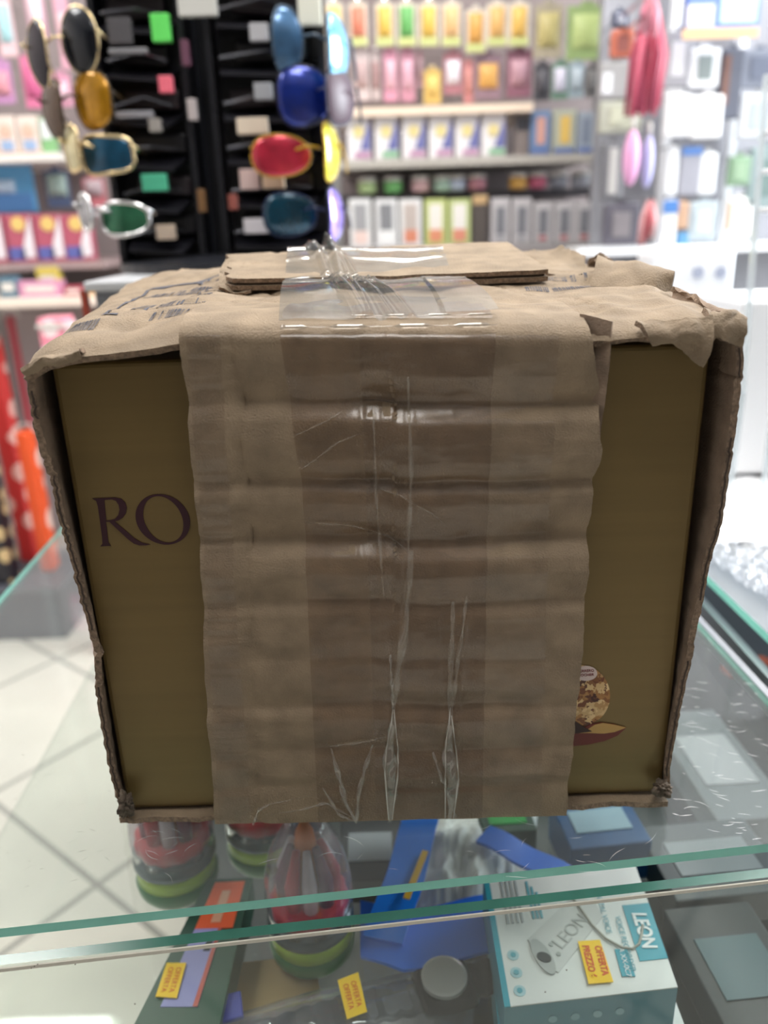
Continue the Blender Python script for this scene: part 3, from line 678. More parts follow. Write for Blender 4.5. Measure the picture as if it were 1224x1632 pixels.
# spinning top toys
def toy(px, py, lab, s=1, lean=0):
    c_ = Z(px, py, SHZ); c_.z = SHZ
    t = thing('candy_toy', c_, lab, 'toy', 'red and green dome toys on the inner shelf')
    M = Matrix.Rotation(lean, 4, 'Y') @ Matrix.Scale(s, 4)
    MB().lathe([(.020, 0), (.029, .003), (.0335, .010), (.0345, .018), (.0325, .021), (.031, .034)], c_, 40, M).build('base', colm(38, 115, 62, .3), t, True)
    MB().lathe([(.0305, .0205), (.0328, .0215), (.0328, .031), (.0318, .0335), (.026, .0335)], c_, 40, M).build('base_band', colm(165, 200, 60, .3), t, True)
    MB().lathe([(.033, .034), (.0345, .036), (.0345, .041), (.033, .043), (.034, .045), (.033, .048)], c_, 40, M).build('collar_ring', colm(95, 110, 115, .25, .4), t, True)
    MB().lathe([(.027, .046), (.030, .050), (.0305, .060), (.028, .063)], c_, 48, M, 12, .03).build('sweet_ring', colm(225, 25, 50, .3), t, True)
    for k in range(9):
        a = 2*math.pi*k/9; d = Vector((math.cos(a)*.019, math.sin(a)*.019, 0))
        MB().tube([c_+M @ (d+Vector((0, 0, .06))), c_+M @ (d*1.05+Vector((0, 0, .085))), c_+M @ (d*.6+Vector((0, 0, .112)))], [.006*s, .006*s, .003*s], 10).build('candy_stick', [colm(215, 40, 60, .3), colm(225, 215, 215, .3), colm(120, 30, 80, .3)][k % 3], t, True)
    MB().lathe([(.009, .06), (.010, .10), (.007, .122), (.003, .130)], c_, 20, M).build('tip', colm(240, 130, 20, .35), t, True)
    MB().lathe([(.0335, .046), (.0345, .062), (.0335, .080), (.028, .105), (.017, .126), (.006, .137)], c_, 60, M, 10, .02).build('clear_dome', clear('clear_dome', (.88, .87, .92, 1), .08, 1.5, .16, (.75, .72, .82, 1), 1.5), t, True)
    return t
toy(500, 1515, 'red and green candy toy with clear ribbed dome, standing nearest the front glass', .94)
toy(287, 1412, 'red and green candy toy with clear dome, leftmost of three beneath the box', .98)
toy(424, 1366, 'red and green candy toy with yellow mark, half hidden behind the other two', .94)
# dark green long box with orange and violet label
q = quad_px([(330, 1402), (402, 1398), (346, 1650), (205, 1650)], -.150)
gb = thing('long_green_box', (sum(q, Vector())/4)+Vector((0, 0, -.03)), 'long dark green box with orange and violet label and a yellow price tag', 'box')
MB().prism(q, (0, 0, -.029)).build('box_body', mat('green_card', rgb(38, 78, 62), .35), gb)
patch(q, .22, .03, .86, .37, .0005, 'orange_label', colm(235, 100, 55), gb); patch(q, .22, .37, .68, .85, .0005, 'violet_label', colm(150, 150, 205), gb)
patch(q, .50, .40, .60, .52, .0009, 'label_mark', colm(30, 40, 50), gb); patch(q, .62, .37, .68, .85, .0009, 'label_stripe', colm(190, 90, 80), gb)
patch(q, .45, .10, .62, .33, .0009, 'label_mark', colm(225, 170, 140), gb)
tq = [Z(x, y, -.149) for x, y in ((266, 1536), (297, 1536), (282, 1592), (248, 1590))]
MB().prism([p+Vector((0, 0, .001)) for p in tq], (0, 0, -.0004)).build('price_tag', yellow, gb)
for u_ in (.3, .68):
    c_ = qlerp(tq, u_, .5)+Vector((0, 0, .0012)); text('price_ink', 'OFFERTA', .0052, frame(c_, tq[3]-tq[0], tq[1]-tq[0]), redink, gb, .0001, .9)
# brown card lying under the bag
q = quad_px([(372, 1535), (500, 1522), (520, 1632), (350, 1650)], SHZ+.003)
o = MB().prism(q, (0, 0, -.0025)).build('brown_card', mat('brown_card', rgb(150, 125, 85), .8, noise=.1), None); tag(o, 'flat brown card lying on the inner shelf beside the nearest dome toy', 'card')
# clear bag with dark watch parts
def pillow(q, h, name, m, parent, z0, am=.004):
    def f(u, v):
        p = qlerp(q, u, v); e = (math.sin(math.pi*u)*math.sin(math.pi*v))**.45
        p.z = z0+h*e+noz(u*2.5, v*2.5, h*90, 2.4, 4)*am*e; return p
    return sheet(name, f, 70, 40, 0, m, parent)
q = quad_px([(280, 1606), (758, 1495), (752, 1700), (300, 1745)], -.150); z0 = -.172
bg = thing('bagged_watch', (sum(q, Vector())/4+Vector((0, 0, -.03))), 'dark wrist watch packed in a clear plastic bag with a yellow price tag', 'packaged watch')
bagm = clear('bag_film', (.9, .91, .94, 1), .07, 1.5, .13, (.55, .58, .66, 1), 2.2)
pillow(q, .026, 'bag', bagm, bg, z0)
MB().prism([p+Vector((0, 0, -.0235)) for p in q], (0, 0, -.001)).build('bag_underside', bagm, bg)
cw = Z(708, 1570, -.155); Mw = Matrix.Rotation(.25, 4, 'Z')
MB().bx(cw, (.040, .040, .012), Mw, .005).build('watch_case', colm(24, 27, 32, .25, .3), bg)
MB().lathe([(.016, .006), (.016, .009), (.014, .0095)], cw, 32).build('watch_dial', colm(205, 205, 205, .2, .6), bg)
for s_ in (-1, 1):
    def sf(u, v, s_=s_): 
        L = s_*(.018+.12*u); return cw+Mw @ Vector((L, (v-.5)*(.026-.006*u), .003*math.sin(u*3.14)+.0012*math.sin(u*60)-.004))
    sheet('watch_strap', sf, 60, 6, .003, colm(16, 18, 24, .4), bg)
MB().bx(Z(345, 1612, -.158), (.035, .02, .004), Mw, .001).build('blue_print', colm(50, 60, 150), bg)
MB().bx(Z(600, 1610, -.158), (.05, .014, .006), Mw, .002).build('silver_buckle', colm(150, 152, 158, .25, .8), bg)
tq = [Z(x, y, -.140) for x, y in ((538, 1562), (571, 1549), (585, 1612), (553, 1624))]
MB().prism(tq, (0, 0, -.0005)).build('price_tag', yellow, bg)
for u_ in (.3, .68):
    c_ = qlerp(tq, u_, .5)+Vector((0, 0, .0003)); text('price_ink', 'OFFERTA', .0052, frame(c_, tq[3]-tq[0], tq[1]-tq[0]), redink, bg, .0001, .9)
# white bag with blue straps
q = quad_px([(672, 1290), (860, 1270), (830, 1500), (640, 1490)], SHZ+.01)
wb = thing('white_pouch', sum(q, Vector())/4, 'crumpled white plastic pouch lying on the inner shelf behind the white and teal gadget box', 'pouch')
pillow(q, .032, 'pouch', mat('pouch_white', rgb(225, 228, 225), .35, bump=.3, bscale=60), wb, SHZ+.002, .012)
def strap(pts, w_, z, lab, col, cat='strap', name='blue_strap'):
    P3 = [Z(x, y, zz) for (x, y, zz) in pts]
    d = (P3[-1]-P3[0]).normalized(); n_ = Vector((d.y, -d.x, 0))*w_/2
    def f(u, v):
        p = poly_at(P3, u); return p+n_*(2*v-1)+Vector((0, 0, .0015*math.sin(u*9)))
    t = thing(name, P3[0], lab, cat); sheet('band', f, 40, 6, .003, col, t)
    return t, P3, n_
bluem = colm(25, 125, 235, .35)
t, P3, n_ = strap([(672, 1300, -.135), (645, 1400, -.135), (610, 1500, -.145)], .030, 0, 'wide blue strap running from under the box to the nearest dome toy', bluem)
MB().bx(P3[1]+Vector((.009, 0, .004)), (.005, .05, .001), Matrix.Rotation(-.35, 4, 'Z')).build('yellow_print', colm(215, 170, 50), t)
strap([(575, 1480, -.15), (640, 1500, -.148), (790, 1470, -.15)], .05, 0, 'blue plastic bag folded behind the bagged watch', colm(25, 110, 225, .3), 'plastic bag', 'blue_bag')
strap([(770, 1330, -.14), (850, 1370, -.14), (905, 1400, -.14)], .022, 0, 'narrow blue strap crossing behind the white and teal gadget box', colm(30, 110, 220, .35))
def prod(px0, py0, px1, py1, z, h, lab, col, name='product_box', cat='box', col2=None, rot=0):
    c_ = Z((px0+px1)/2, (py0+py1)/2, z); a_ = Z(px0, (py0+py1)/2, z); b_ = Z(px1, (py0+py1)/2, z); e_ = Z((px0+px1)/2, py0, z); f_ = Z((px0+px1)/2, py1, z)
    W_ = (b_-a_).length; D_ = (e_-f_).length; M = Matrix.Rotation(rot, 4, 'Z')
    t = thing(name, (c_.x, c_.y, z-h), lab, cat)
    MB().bx((c_.x, c_.y, z-h/2), (W_, D_, h), M, .0015).build('box_body', col, t)
    if col2: MB().bx((c_.x, c_.y, z+.0006), (W_*.7, D_*.45, .001), M).build('printed_panel', col2, t)
    return t
prod(540, 1300, 640, 1400, -.155, .024, 'black boxed item with pale ring beneath the cardboard box', colm(22, 26, 34), col2=colm(140, 145, 150))
prod(890, 1270, 1020, 1345, -.140, .039, 'blue carton under the glass below the gold carton corner', colm(25, 80, 130), col2=colm(150, 180, 195), rot=.1)
prod(765, 1285, 850, 1325, -.145, .034, 'dark green box under the glass below the strip bottom', colm(20, 60, 45), col2=colm(30, 140, 60), rot=.05)
prod(1105, 1440, 1260, 1640, -.150, .029, 'black box under the glass right of the white and teal gadget box', colm(22, 36, 38), col2=colm(60, 90, 95), rot=.08)
prod(1040, 1310, 1230, 1420, -.150, .029, 'dark grey box under the glass behind the black box', colm(70, 78, 80), col2=colm(120, 130, 132), rot=.08)
prod(1080, 1130, 1200, 1290, -.150, .029, 'grey blister pack under the glass by the side rail', colm(110, 118, 120), col2=colm(165, 170, 172), rot=.05)

# ------------------------------------------------------------------ grey cabinet and sunglasses rack behind
gc = thing('grey_cabinet', (-.14, 1.25, FZ), 'light grey cabinet behind the box that carries the sunglasses rack', 'cabinet')
l0 = P(165, 478, .97); l1 = P(560, 432, .97)
ztop = .288
MB().bx((-.09, 1.27, (FZ+ztop-.012)/2), (.50, .56, ztop-.012-FZ)).build('body', mat('cab_grey', rgb(128, 132, 140), .5), gc)
MB().bx((-.09, 1.27, ztop-.006), (.52, .58, .012), None, .003).build('top_board', mat('cab_top', rgb(198, 200, 204), .4), gc)
MB().bx((-.353, .99, ztop-.16), (.006, .012, .30)).build('edge_trim', colm(165, 70, 50), gc)

rk = thing('sunglasses_rack', (-.12, 1.25, ztop), 'tall black sunglasses display rack with slotted columns', 'display rack')
RY = 1.18
def col_x(px, Y=RY): return P(px, 200, Y).x
for (xa, xb) in ((152, 300), (332, 522)):
    x0, x1 = col_x(xa), col_x(xb); cx_ = (x0+x1)/2
    m_ = MB(); m_.bx((cx_, RY+.09, .64), (x1-x0, .02, .70))
    m_.bx((x0+.004, RY+.06, .64), (.008, .06, .70)); m_.bx((x1-.004, RY+.06, .64), (.008, .06, .70))
    m_.build('column', black_p, rk)
    rr_ = random.Random(int(xa))
    for k in range(12):
        z = .325+k*.055; W2 = x1-x0
        tray = MB(); tray.prism([(x0+.012, RY+.075, z+.012), (x1-.012, RY+.075, z+.012), (x1-.03, RY+.012, z-.012), (x0+.02, RY+.012, z-.006)], (0, 0, -.004)); tray.build('slot_tray', mat('ledge_black', (.018, .018, .024, 1), .3), rk)
        MB().bx((cx_+rr_.uniform(-.01, .01), RY+.055, z+.024), (W2*.62, .012, .026), Matrix.Rotation(rr_.uniform(-.1, .1), 4, 'Y'), .005).build('nose_block', mat('block_plum', (.035, .026, .032, 1), .35) if k % 2 else mat('block_black', (.012, .012, .016, 1), .3), rk)
        MB().tube([(x0+.02, RY+.02, z+.012), (cx_, RY+.028, z+.022+rr_.uniform(-.004, .004)), (x1-.03, RY+.05, z+.016)], .0022, 6).build('price_wire', mat('wire_grey', (.16, .16, .18, 1), .25, .6), rk)
MB().bx(((col_x(300)+col_x(332))/2, RY+.12, .64), (.07, .02, .70)).build('centre_post', black_p, rk)
MB().lathe([(.16, 0), (.16, .012), (.05, .02)], ((col_x(150)+col_x(522))/2, RY+.06, ztop), 40).build('rack_base', black_p, rk)
def sticker(px, py, w_, h_, col, lab=None):
    p = P(px, py, RY+.012); MB().bx(p, (w_, .012, h_), None, .001).build('price_sticker', col, rk)
for px, py, w_, h_, c_ in ((257, 45, .024, .032, colm(110, 235, 110)), (265, 135, .018, .02, colm(250, 120, 140)), (315, 8, .05, .026, colm(215, 215, 210)), (247, 291, .034, .022, colm(90, 200, 160)),
    (413, 52, .024, .02, colm(190, 190, 195)), (420, 146, .024, .02, colm(170, 172, 178)), (403, 201, .042, .020, colm(240, 225, 205)), (398, 286, .026, .026, colm(215, 190, 185)), (436, 288, .03, .02, colm(235, 210, 180)),
    (412, 360, .04, .02, colm(225, 220, 225)), (307, 175, .012, .026, colm(190, 180, 180)), (192, 50, .03, .03, colm(90, 88, 92)), (205, 82, .05, .006, colm(150, 150, 155)), (215, 183, .05, .008, colm(160, 160, 168)), (248, 200, .016, .016, colm(170, 165, 160)),
    (372, 322, .012, .02, colm(160, 90, 80)), (322, 320, .01, .03, colm(130, 95, 60)), (493, 5, .03, .05, colm(250, 250, 235)), (265, 370, .026, .02, colm(220, 200, 180)), (296, 85, .01, .03, colm(110, 70, 90))): sticker(px, py, w_, h_, c_)
def lens(name, px, py, wpx, hpx, yaw, Y, col, parent, n=2.4, rim=None, rimr=.0015):
    c_ = P(px, py, Y); s_ = Y/FPX; w_ = wpx*s_/2/max(.25, abs(math.cos(yaw))) if abs(math.cos(yaw)) > .3 else .026; h_ = hpx*s_/2
    M = Matrix.Translation(c_) @ Matrix.Rotation(yaw, 4, 'Z')
    vs = []; fs = []; R_, K = 6, 40; pts = []
    for side_ in (0, 1):
        for i in range(R_+1):
            for k in range(K):
                t = 2*math.pi*k/K; ct, st = math.cos(t), math.sin(t); q_ = (abs(ct)**n+abs(st)**n)**(-1/n); r = i/R_
                x, z = w_*q_*ct*r, h_*q_*st*r*(1-.12*ct); y = (x*x+z*z)/.16+side_*.0022
                vs.append(M @ Vector((x, y, z)))
                if i == R_ and side_ == 0: pts.append(M @ Vector((x, y+.001, z)))
    N = (R_+1)*K
    for sd in (0, 1):
        for i in range(R_):
            for k in range(K): fs.append((sd*N+i*K+k, sd*N+i*K+(k+1) % K, sd*N+(i+1)*K+(k+1) % K, sd*N+(i+1)*K+k))
    for k in range(K): fs.append((R_*K+k, R_*K+(k+1) % K, N+R_*K+(k+1) % K, N+R_*K+k))
    mesh_obj('lens', vs, fs, col, parent, True)
    if rim: MB().tube(pts, rimr, 8, True).build('rim', rim, parent, True)
    return c_
def shades(lab, l1, l2, rim, col1, col2, Y=RY-.03, n=2.4, rr=.0016):
    c_ = P((l1[0]+l2[0])/2, (l1[1]+l2[1])/2, Y)
    t = thing('sunglasses', c_, lab, 'sunglasses', 'sunglasses on the black rack')
    a = lens('lens', *l1, Y, col1, t, n, rim, rr); b = lens('lens', *l2, Y, col2, t, n, rim, rr)
    m_ = (a+b)/2; MB().tube([a.lerp(m_, .55)+Vector((0, 0, .006)), m_+Vector((0, -.006, .009)), b.lerp(m_, .55)+Vector((0, 0, .006))], rr*1.1, 8).build('bridge', rim, t, True)
    for p, l in ((a, l1), (b, l2)):
        s_ = 1 if p.x > m_.x else -1; e_ = p+Vector((s_*l[2]*Y/FPX*.5, .002, .01)); to = Vector((-.02 if s_ < 0 else .02, 1, -.08)).normalized()
        if s_*(e_.x-c_.x) > 0: MB().tube([e_, e_+to*.05, e_+to*.10+Vector((0, 0, -.004)), e_+to*.125+Vector((0, 0, -.018))], rr*1.1, 8).build('temple_arm', rim, t, True)
    return t
goldm = mat('gold_wire', (.75, .60, .35, 1), .25, 1); silv = mat('silver_wire', (.8, .8, .82, 1), .15, 1)
def mir(r, g, b): return mat('mirror_%d_%d_%d' % (r, g, b), rgb(r, g, b), .18, .45, noise=.35, scale=40, coat=.6)
shades('black lensed aviator sunglasses with thin gold rims, top left of the rack', (56, 84, 36, 86, -.55), (123, 62, 56, 84, -.3), goldm, colm(34, 26, 38, .2), mir(14, 20, 30), n=2.1)
shades('amber and brown lensed sunglasses hanging under the black aviators', (80, 172, 34, 76, -.55), (144, 158, 58, 76, -.3), colm(60, 45, 20, .3), mir(90, 70, 55), mir(190, 135, 20), n=2.6)
shades('gold framed rectangular sunglasses with blue green lenses', (111, 236, 26, 60, -.7), (167, 246, 78, 50, -.15), goldm, mir(215, 205, 160), mir(25, 80, 110), n=4, rr=.0028)
shades('silver framed sport sunglasses with teal green lenses, lowest on the left', (133, 338, 24, 50, -.8), (196, 349, 74, 46, -.1), silv, mir(150, 150, 155), mir(50, 110, 80), n=2.6, rr=.003)
shades('steel blue and bright cyan mirrored aviators, top right of the rack', (459, 62, 40, 84, .3), (545, 76, 26, 86, 1.1), colm(70, 90, 110, .3), mir(70, 110, 150), mir(140, 215, 255), n=2.2)
shades('dark blue mirrored sunglasses with a violet brown side lens', (486, 152, 74, 78, .2), (549, 155, 36, 70, 1.0), colm(20, 22, 60, .3), mir(15, 45, 140), colm(80, 58, 72, .4), n=2.6)
shades('red orange mirrored sunglasses with a bright yellow side lens', (448, 248, 86, 56, .1), (534, 242, 18, 78, 1.2), colm(190, 150, 40, .3), mir(195, 45, 70), mir(250, 245, 70), n=2.3)
shades('deep teal and blue mirrored sunglasses with a lilac side lens, lowest on the right', (462, 342, 78, 60, .1), (541, 342, 18, 74, 1.2), colm(15, 30, 70, .3), mir(8, 60, 80), mir(165, 140, 245), n=2.4)

# ------------------------------------------------------------------ wall shelving and its goods
WY = 2.62
shv = thing('wall_shelving', (0, 2.85, FZ), 'long grey wall shelving unit behind the rack, full of hanging packs', 'shelving')
MB().bx((-.05, 2.93, .35), (3.2, .04, 2.4)).build('back_panel', mat('slatwall', rgb(150, 138, 138), .7, noise=.1, scale=4), shv)
def sz(px, py, Y=WY): return P(px, py, Y).z
def shelf(px0, px1, py, Y0=WY-.14, col=None, name='shelf_board'):
    a = P(px0, py, Y0); b = P(px1, py, Y0); z = (a.z+b.z)/2
    MB().bx(((a.x+b.x)/2, (Y0+2.905)/2, z-.011), (b.x-a.x, 2.905-Y0, .022)).build(name, col or mat('shelf_white', rgb(205, 198, 188), .5), shv); return z
Z1 = shelf(540, 850, 168, col=colm(225, 205, 185)); Z2 = shelf(540, 945, 250, col=colm(170, 165, 158)); Z3 = shelf(540, 945, 390, col=colm(150, 145, 145))
Z4 = shelf(-150, 95, 246, col=colm(225, 220, 215)); Z5 = shelf(-150, 165, 420, col=colm(160, 140, 140)); Z6 = shelf(-150, 190, 478, Y0=WY-.3, col=colm(238, 225, 210))
Z7 = shelf(540, 945, 305, Y0=WY-.02, col=colm(90, 88, 92))
for px in (955, 1040, -60, 535): a = P(px, 300, WY-.02); MB().bx((a.x, 2.66, .3), (.03, .04, 2.35)).build('upright', mat('upright_grey', rgb(165, 165, 165), .4, .3), shv)
GLARE_VEIL = True   # veiling glare mixed into the goods' colours from here on, greyed and flattened
ORD = ['first', 'second', 'third', 'fourth', 'fifth', 'sixth', 'seventh', 'eighth', 'ninth', 'tenth', 'eleventh', 'twelfth', 'thirteenth', 'fourteenth']
def facing(c_, w_, d_, h_, u0, v0, u1, v1, col, name, parent, lift=.001, th=.002):
    return MB().bx((c_.x+(u0+u1-1)/2*w_, c_.y-d_/2-lift, c_.z+(v0+v1-1)/2*h_), ((u1-u0)*w_, th, (v1-v0)*h_), None, .0006).build(name, col, parent)
def hang(px0, py0, px1, py1, lab, card, blob, low=None, Y=WY-.06, group=None, name='hanging_pack', cat='hanging pack', bl=(.2, .2, .8, .8), shine=True):
    a = P(px0, py0, Y); b = P(px1, py1, Y); w_ = b.x-a.x; h_ = a.z-b.z; c_ = (a+b)/2
    t = thing(name, (c_.x, Y, b.z), lab, cat, group)
    m_ = MB(); m_.bx(c_, (w_, .004, h_), None, .0015); m_.bx((c_.x, c_.y, a.z+.004), (w_*.35, .003, .014), None, .001); m_.build('backing_card', card, t)
    u0, v0, u1, v1 = bl
    def bulge(u, v):
        e = (math.sin(math.pi*min(max(u, 0), 1))*math.sin(math.pi*v))**.5 if 0 < u < 1 and 0 < v < 1 else 0
        return Vector((c_.x+(u0+(u1-u0)*u-.5)*w_, Y-.003-.016*e, c_.z+(v0+(v1-v0)*v-.5)*h_))
    sheet('blister', bulge, 12, 12, .0008, blob, t)
    if low: facing(c_, w_, .004, h_, .06, .02, .94, v0, low, 'printed_band', t)
    hk = MB(); hk.tube([(c_.x, Y-.014, a.z+.008), (c_.x, Y+.02, a.z+.004), (c_.x, 2.912, a.z+.004)], .0025, 6); hk.build('peg_hook', silv, shv)
    return t
def stand(px0, py0, px1, z, lab, card, prints, Y=WY-.10, d_=.035, group=None, name='boxed_goods', cat='boxed goods'):
    a = P(px0, py0, Y); b = P(px1, py0, Y); w_ = b.x-a.x; h_ = a.z-z; c_ = Vector(((a.x+b.x)/2, Y, z+h_/2))
    t = thing(name, (c_.x, Y, z), lab, cat, group); MB().bx(c_, (w_, d_, h_), None, .002).build('carton', card, t)
    for (u0, v0, u1, v1, col, nm) in prints:
        if nm == 'ball': MB().lathe([(w_*(u1-u0)/2, 0), (w_*(u1-u0)/2, .003)], (c_.x+((u0+u1)/2-.5)*w_, c_.y-d_/2, c_.z+((v0+v1)/2-.5)*h_), 20, Matrix.Rotation(math.pi/2, 4, 'X')).build('printed_ball', col, t)
        elif nm == 'wedge':
            p = [Vector((c_.x+(u-.5)*w_, c_.y-d_/2-.002, c_.z+(v-.5)*h_)) for u, v in ((u0, v0), (u1, v0), (u1, v1))]
            MB().prism(p, (0, .002, 0)).build('printed_wedge', col, t)
        else: facing(c_, w_, d_, h_, u0, v0, u1, v1, col, 'printed_panel', t)
    return t
W_ = colm(228, 222, 214); yel = colm(250, 190, 40); yg = colm(205, 215, 110)
def row(specs, fn, base, grp):
    for i, s_ in enumerate(specs): fn(i, s_, base, grp)
# row A – orange and yellow pouches
for i, (x, col, nm) in enumerate(((533, colm(250, 200, 70), 'pale yellow'), (571, colm(240, 110, 70), 'red orange'), (613, yel, 'yellow'), (648, colm(80, 190, 70), 'green'), (683, yel, 'yellow'), (719, colm(250, 185, 100), 'peach'), (758, colm(245, 160, 40), 'orange'), (792, colm(248, 175, 70), 'orange'), (827, colm(252, 185, 50), 'amber'))):
    dy = 10 if i == 6 else 0
    hang(x-16, 6+dy, x+16, 74+dy, '%s snack pouch on a pale card, %s from the left in the topmost row' % (nm, ORD[i]), colm(232, 215, 190), col, yg, group='pouches in the topmost row', name='hanging_pouch', cat='hanging pouch', bl=(.15, .22, .85, .92))
for i in range(8):
    hang(545+i*38, -62, 575+i*38, -6, 'red capped pack above the topmost pouches, %s from the left' % ORD[i], colm(190, 120, 110), colm(215, 150, 120), None, group='packs cut by the top edge', bl=(.1, .1, .9, .9))
# row B – pink packs
for i, (x0, x1, y0, y1, card, blob, nm) in enumerate(((562, 590, 82, 160, colm(215, 190, 190), colm(190, 150, 150), 'pale mauve'), (592, 606, 84, 160, colm(205, 180, 180), colm(180, 120, 120), 'narrow mauve'), (610, 634, 80, 162, colm(225, 130, 165), colm(235, 170, 190), 'bright pink'), (637, 662, 80, 162, colm(205, 120, 150), colm(225, 160, 185), 'pink'), (666, 674, 82, 140, colm(170, 110, 125), colm(190, 140, 150), 'thin plum'), (675, 703, 112, 165, colm(240, 190, 70), colm(250, 205, 80), 'yellow'), (707, 737, 84, 150, colm(180, 95, 110), colm(240, 235, 250), 'white and plum'), (739, 754, 96, 165, colm(210, 110, 110), colm(230, 130, 120), 'coral'), (757, 799, 88, 158, colm(140, 100, 120), colm(245, 165, 50), 'orange and violet'), (808, 846, 80, 155, colm(140, 70, 95), colm(195, 130, 150), 'plum'))):
    hang(x0, y0, x1, y1, '%s hanging pack, %s from the left in the second row' % (nm, ORD[i]), card, blob, None, Y=WY-.04, group='pink packs in the second row', bl=(.15, .25, .85, .8))
# right of rows A and B
for i, (x0, y0, x1, y1, card, blob, nm) in enumerate(((852, 8, 895, 92, colm(175, 160, 125), colm(200, 180, 90), 'khaki and yellow'), (905, 10, 964, 95, colm(150, 185, 95), colm(190, 215, 110), 'leaf green'), (852, 102, 876, 160, colm(50, 48, 58), colm(70, 68, 78), 'black'), (880, 100, 905, 158, colm(90, 140, 110), colm(220, 215, 240), 'green and white'), (908, 100, 930, 155, colm(150, 175, 190), colm(180, 200, 215), 'pale blue'), (934, 105, 950, 155, colm(95, 92, 92), colm(110, 108, 108), 'dark grey'))):
    hang(x0, y0, x1, y1, '%s hanging pack beside the grey upright, right of the pouches' % nm, card, blob, None, Y=WY-.05, bl=(.15, .2, .85, .85))
# row C – white boxes with yellow ball and blue wedge
for i, x in enumerate((552, 596, 640, 683, 725, 767)):
    stand(x, 182, x+38, Z2+.0, 'white box with yellow ball and blue wedge, %s from the left on the grey shelf' % ORD[i], colm(235, 228, 232),
          [(.52, .22, .97, .9, colm(85, 90, 175), 'wedge'), (.25, .42, .72, .8, colm(240, 215, 120), 'ball'), (.30, .05, .97, .18, colm(110, 190, 130) if i in (1, 5) else colm(190, 120, 170), 'p')], group='white ball boxes on the grey shelf')
for i, (x0, x1, y0, card, nm, c2) in enumerate(((845, 876, 178, colm(90, 130, 190), 'blue', colm(230, 150, 130)), (881, 917, 176, colm(180, 185, 160), 'grey and yellow', colm(250, 195, 60)), (920, 945, 180, colm(150, 165, 185), 'pale blue grey', colm(110, 125, 150)))):
    stand(x0, y0, x1, Z2+.0, '%s illustrated box at the right end of the grey shelf' % nm, card, [(.3, .25, .75, .85, c2, 'p'), (.05, .03, .95, .15, colm(70, 100, 180), 'p')], name='picture_box', cat='boxed goods')
o = stand(820, 182, 842, Z2+.0, 'black topped brown box between the ball boxes and the blue box', colm(120, 105, 100), [(.05, .6, .95, .9, colm(25, 25, 35), 'p')])
# row D – little round things
for i, (x, col, nm) in enumerate(((585, colm(170, 205, 120), 'yellow green'), (626, colm(90, 190, 80), 'green'), (670, colm(220, 160, 165), 'pink'), (705, colm(160, 200, 180), 'mint'), (728, colm(170, 185, 220), 'pale blue'), (760, colm(200, 110, 130), 'rose'), (826, colm(240, 165, 40), 'orange'), (857, colm(205, 60, 100), 'crimson'), (890, colm(120, 125, 140), 'grey'), (925, colm(140, 145, 160), 'pale grey'))):
    p = P(x, 285, WY-.06); t = thing('round_tub', (p.x, p.y, Z7), '%s small round tub, %s from the left on the low dark shelf' % (nm, ORD[i]), 'tub', 'round tubs on the low dark shelf')
    MB().lathe([(.020, 0), (.027, .004), (.029, .022), (.026, .034)], (p.x, p.y, Z7), 24).build('tub_body', col, t, True)
    MB().lathe([(.028, .034), (.028, .042), (.022, .046)], (p.x, p.y, Z7), 24).build('lid', W_, t, True)
# row E – white and green bordered packs
for i, (x, card, c2, c3, nm) in enumerate(((556, colm(225, 225, 225), colm(150, 150, 155), colm(240, 200, 190), 'white'), (597, colm(228, 228, 230), colm(120, 122, 128), colm(240, 240, 240), 'white and grey'), (636, colm(230, 228, 228), colm(190, 170, 160), colm(235, 120, 80), 'white with orange foot'), (676, colm(195, 210, 100), colm(235, 225, 215), colm(240, 130, 80), 'lime bordered'), (714, colm(190, 208, 110), colm(235, 228, 220), colm(238, 125, 90), 'lime bordered orange'))):
    stand(x, 318, x+35, Z3+.0, '%s pack, %s from the left on the bottom shelf' % (nm, ORD[i]), card, [(.2, .35, .8, .9, c2, 'p'), (.2, .08, .8, .35, c3, 'p')], group='upright packs on the bottom shelf', name='upright_pack', cat='boxed goods')
stand(752, 310, 776, Z3+.0, 'dark brown box with ochre top on the bottom shelf', colm(70, 58, 52), [(.02, .8, .98, .98, colm(205, 155, 90), 'p')])
for i, x in enumerate((782, 816, 850, 884, 916)):
    stand(x, 316 if i < 2 else 322, x+30, Z3+.0, 'grey blister pack, %s after the brown box on the bottom shelf' % ORD[i], colm(190, 185, 188), [(.25, .2, .75, .8, colm(110, 112, 122), 'p'), (.3, .05, .7, .15, colm(200, 70, 70) if i > 1 else colm(150, 150, 160), 'p')], group='grey packs on the bottom shelf', name='upright_pack', cat='boxed goods')
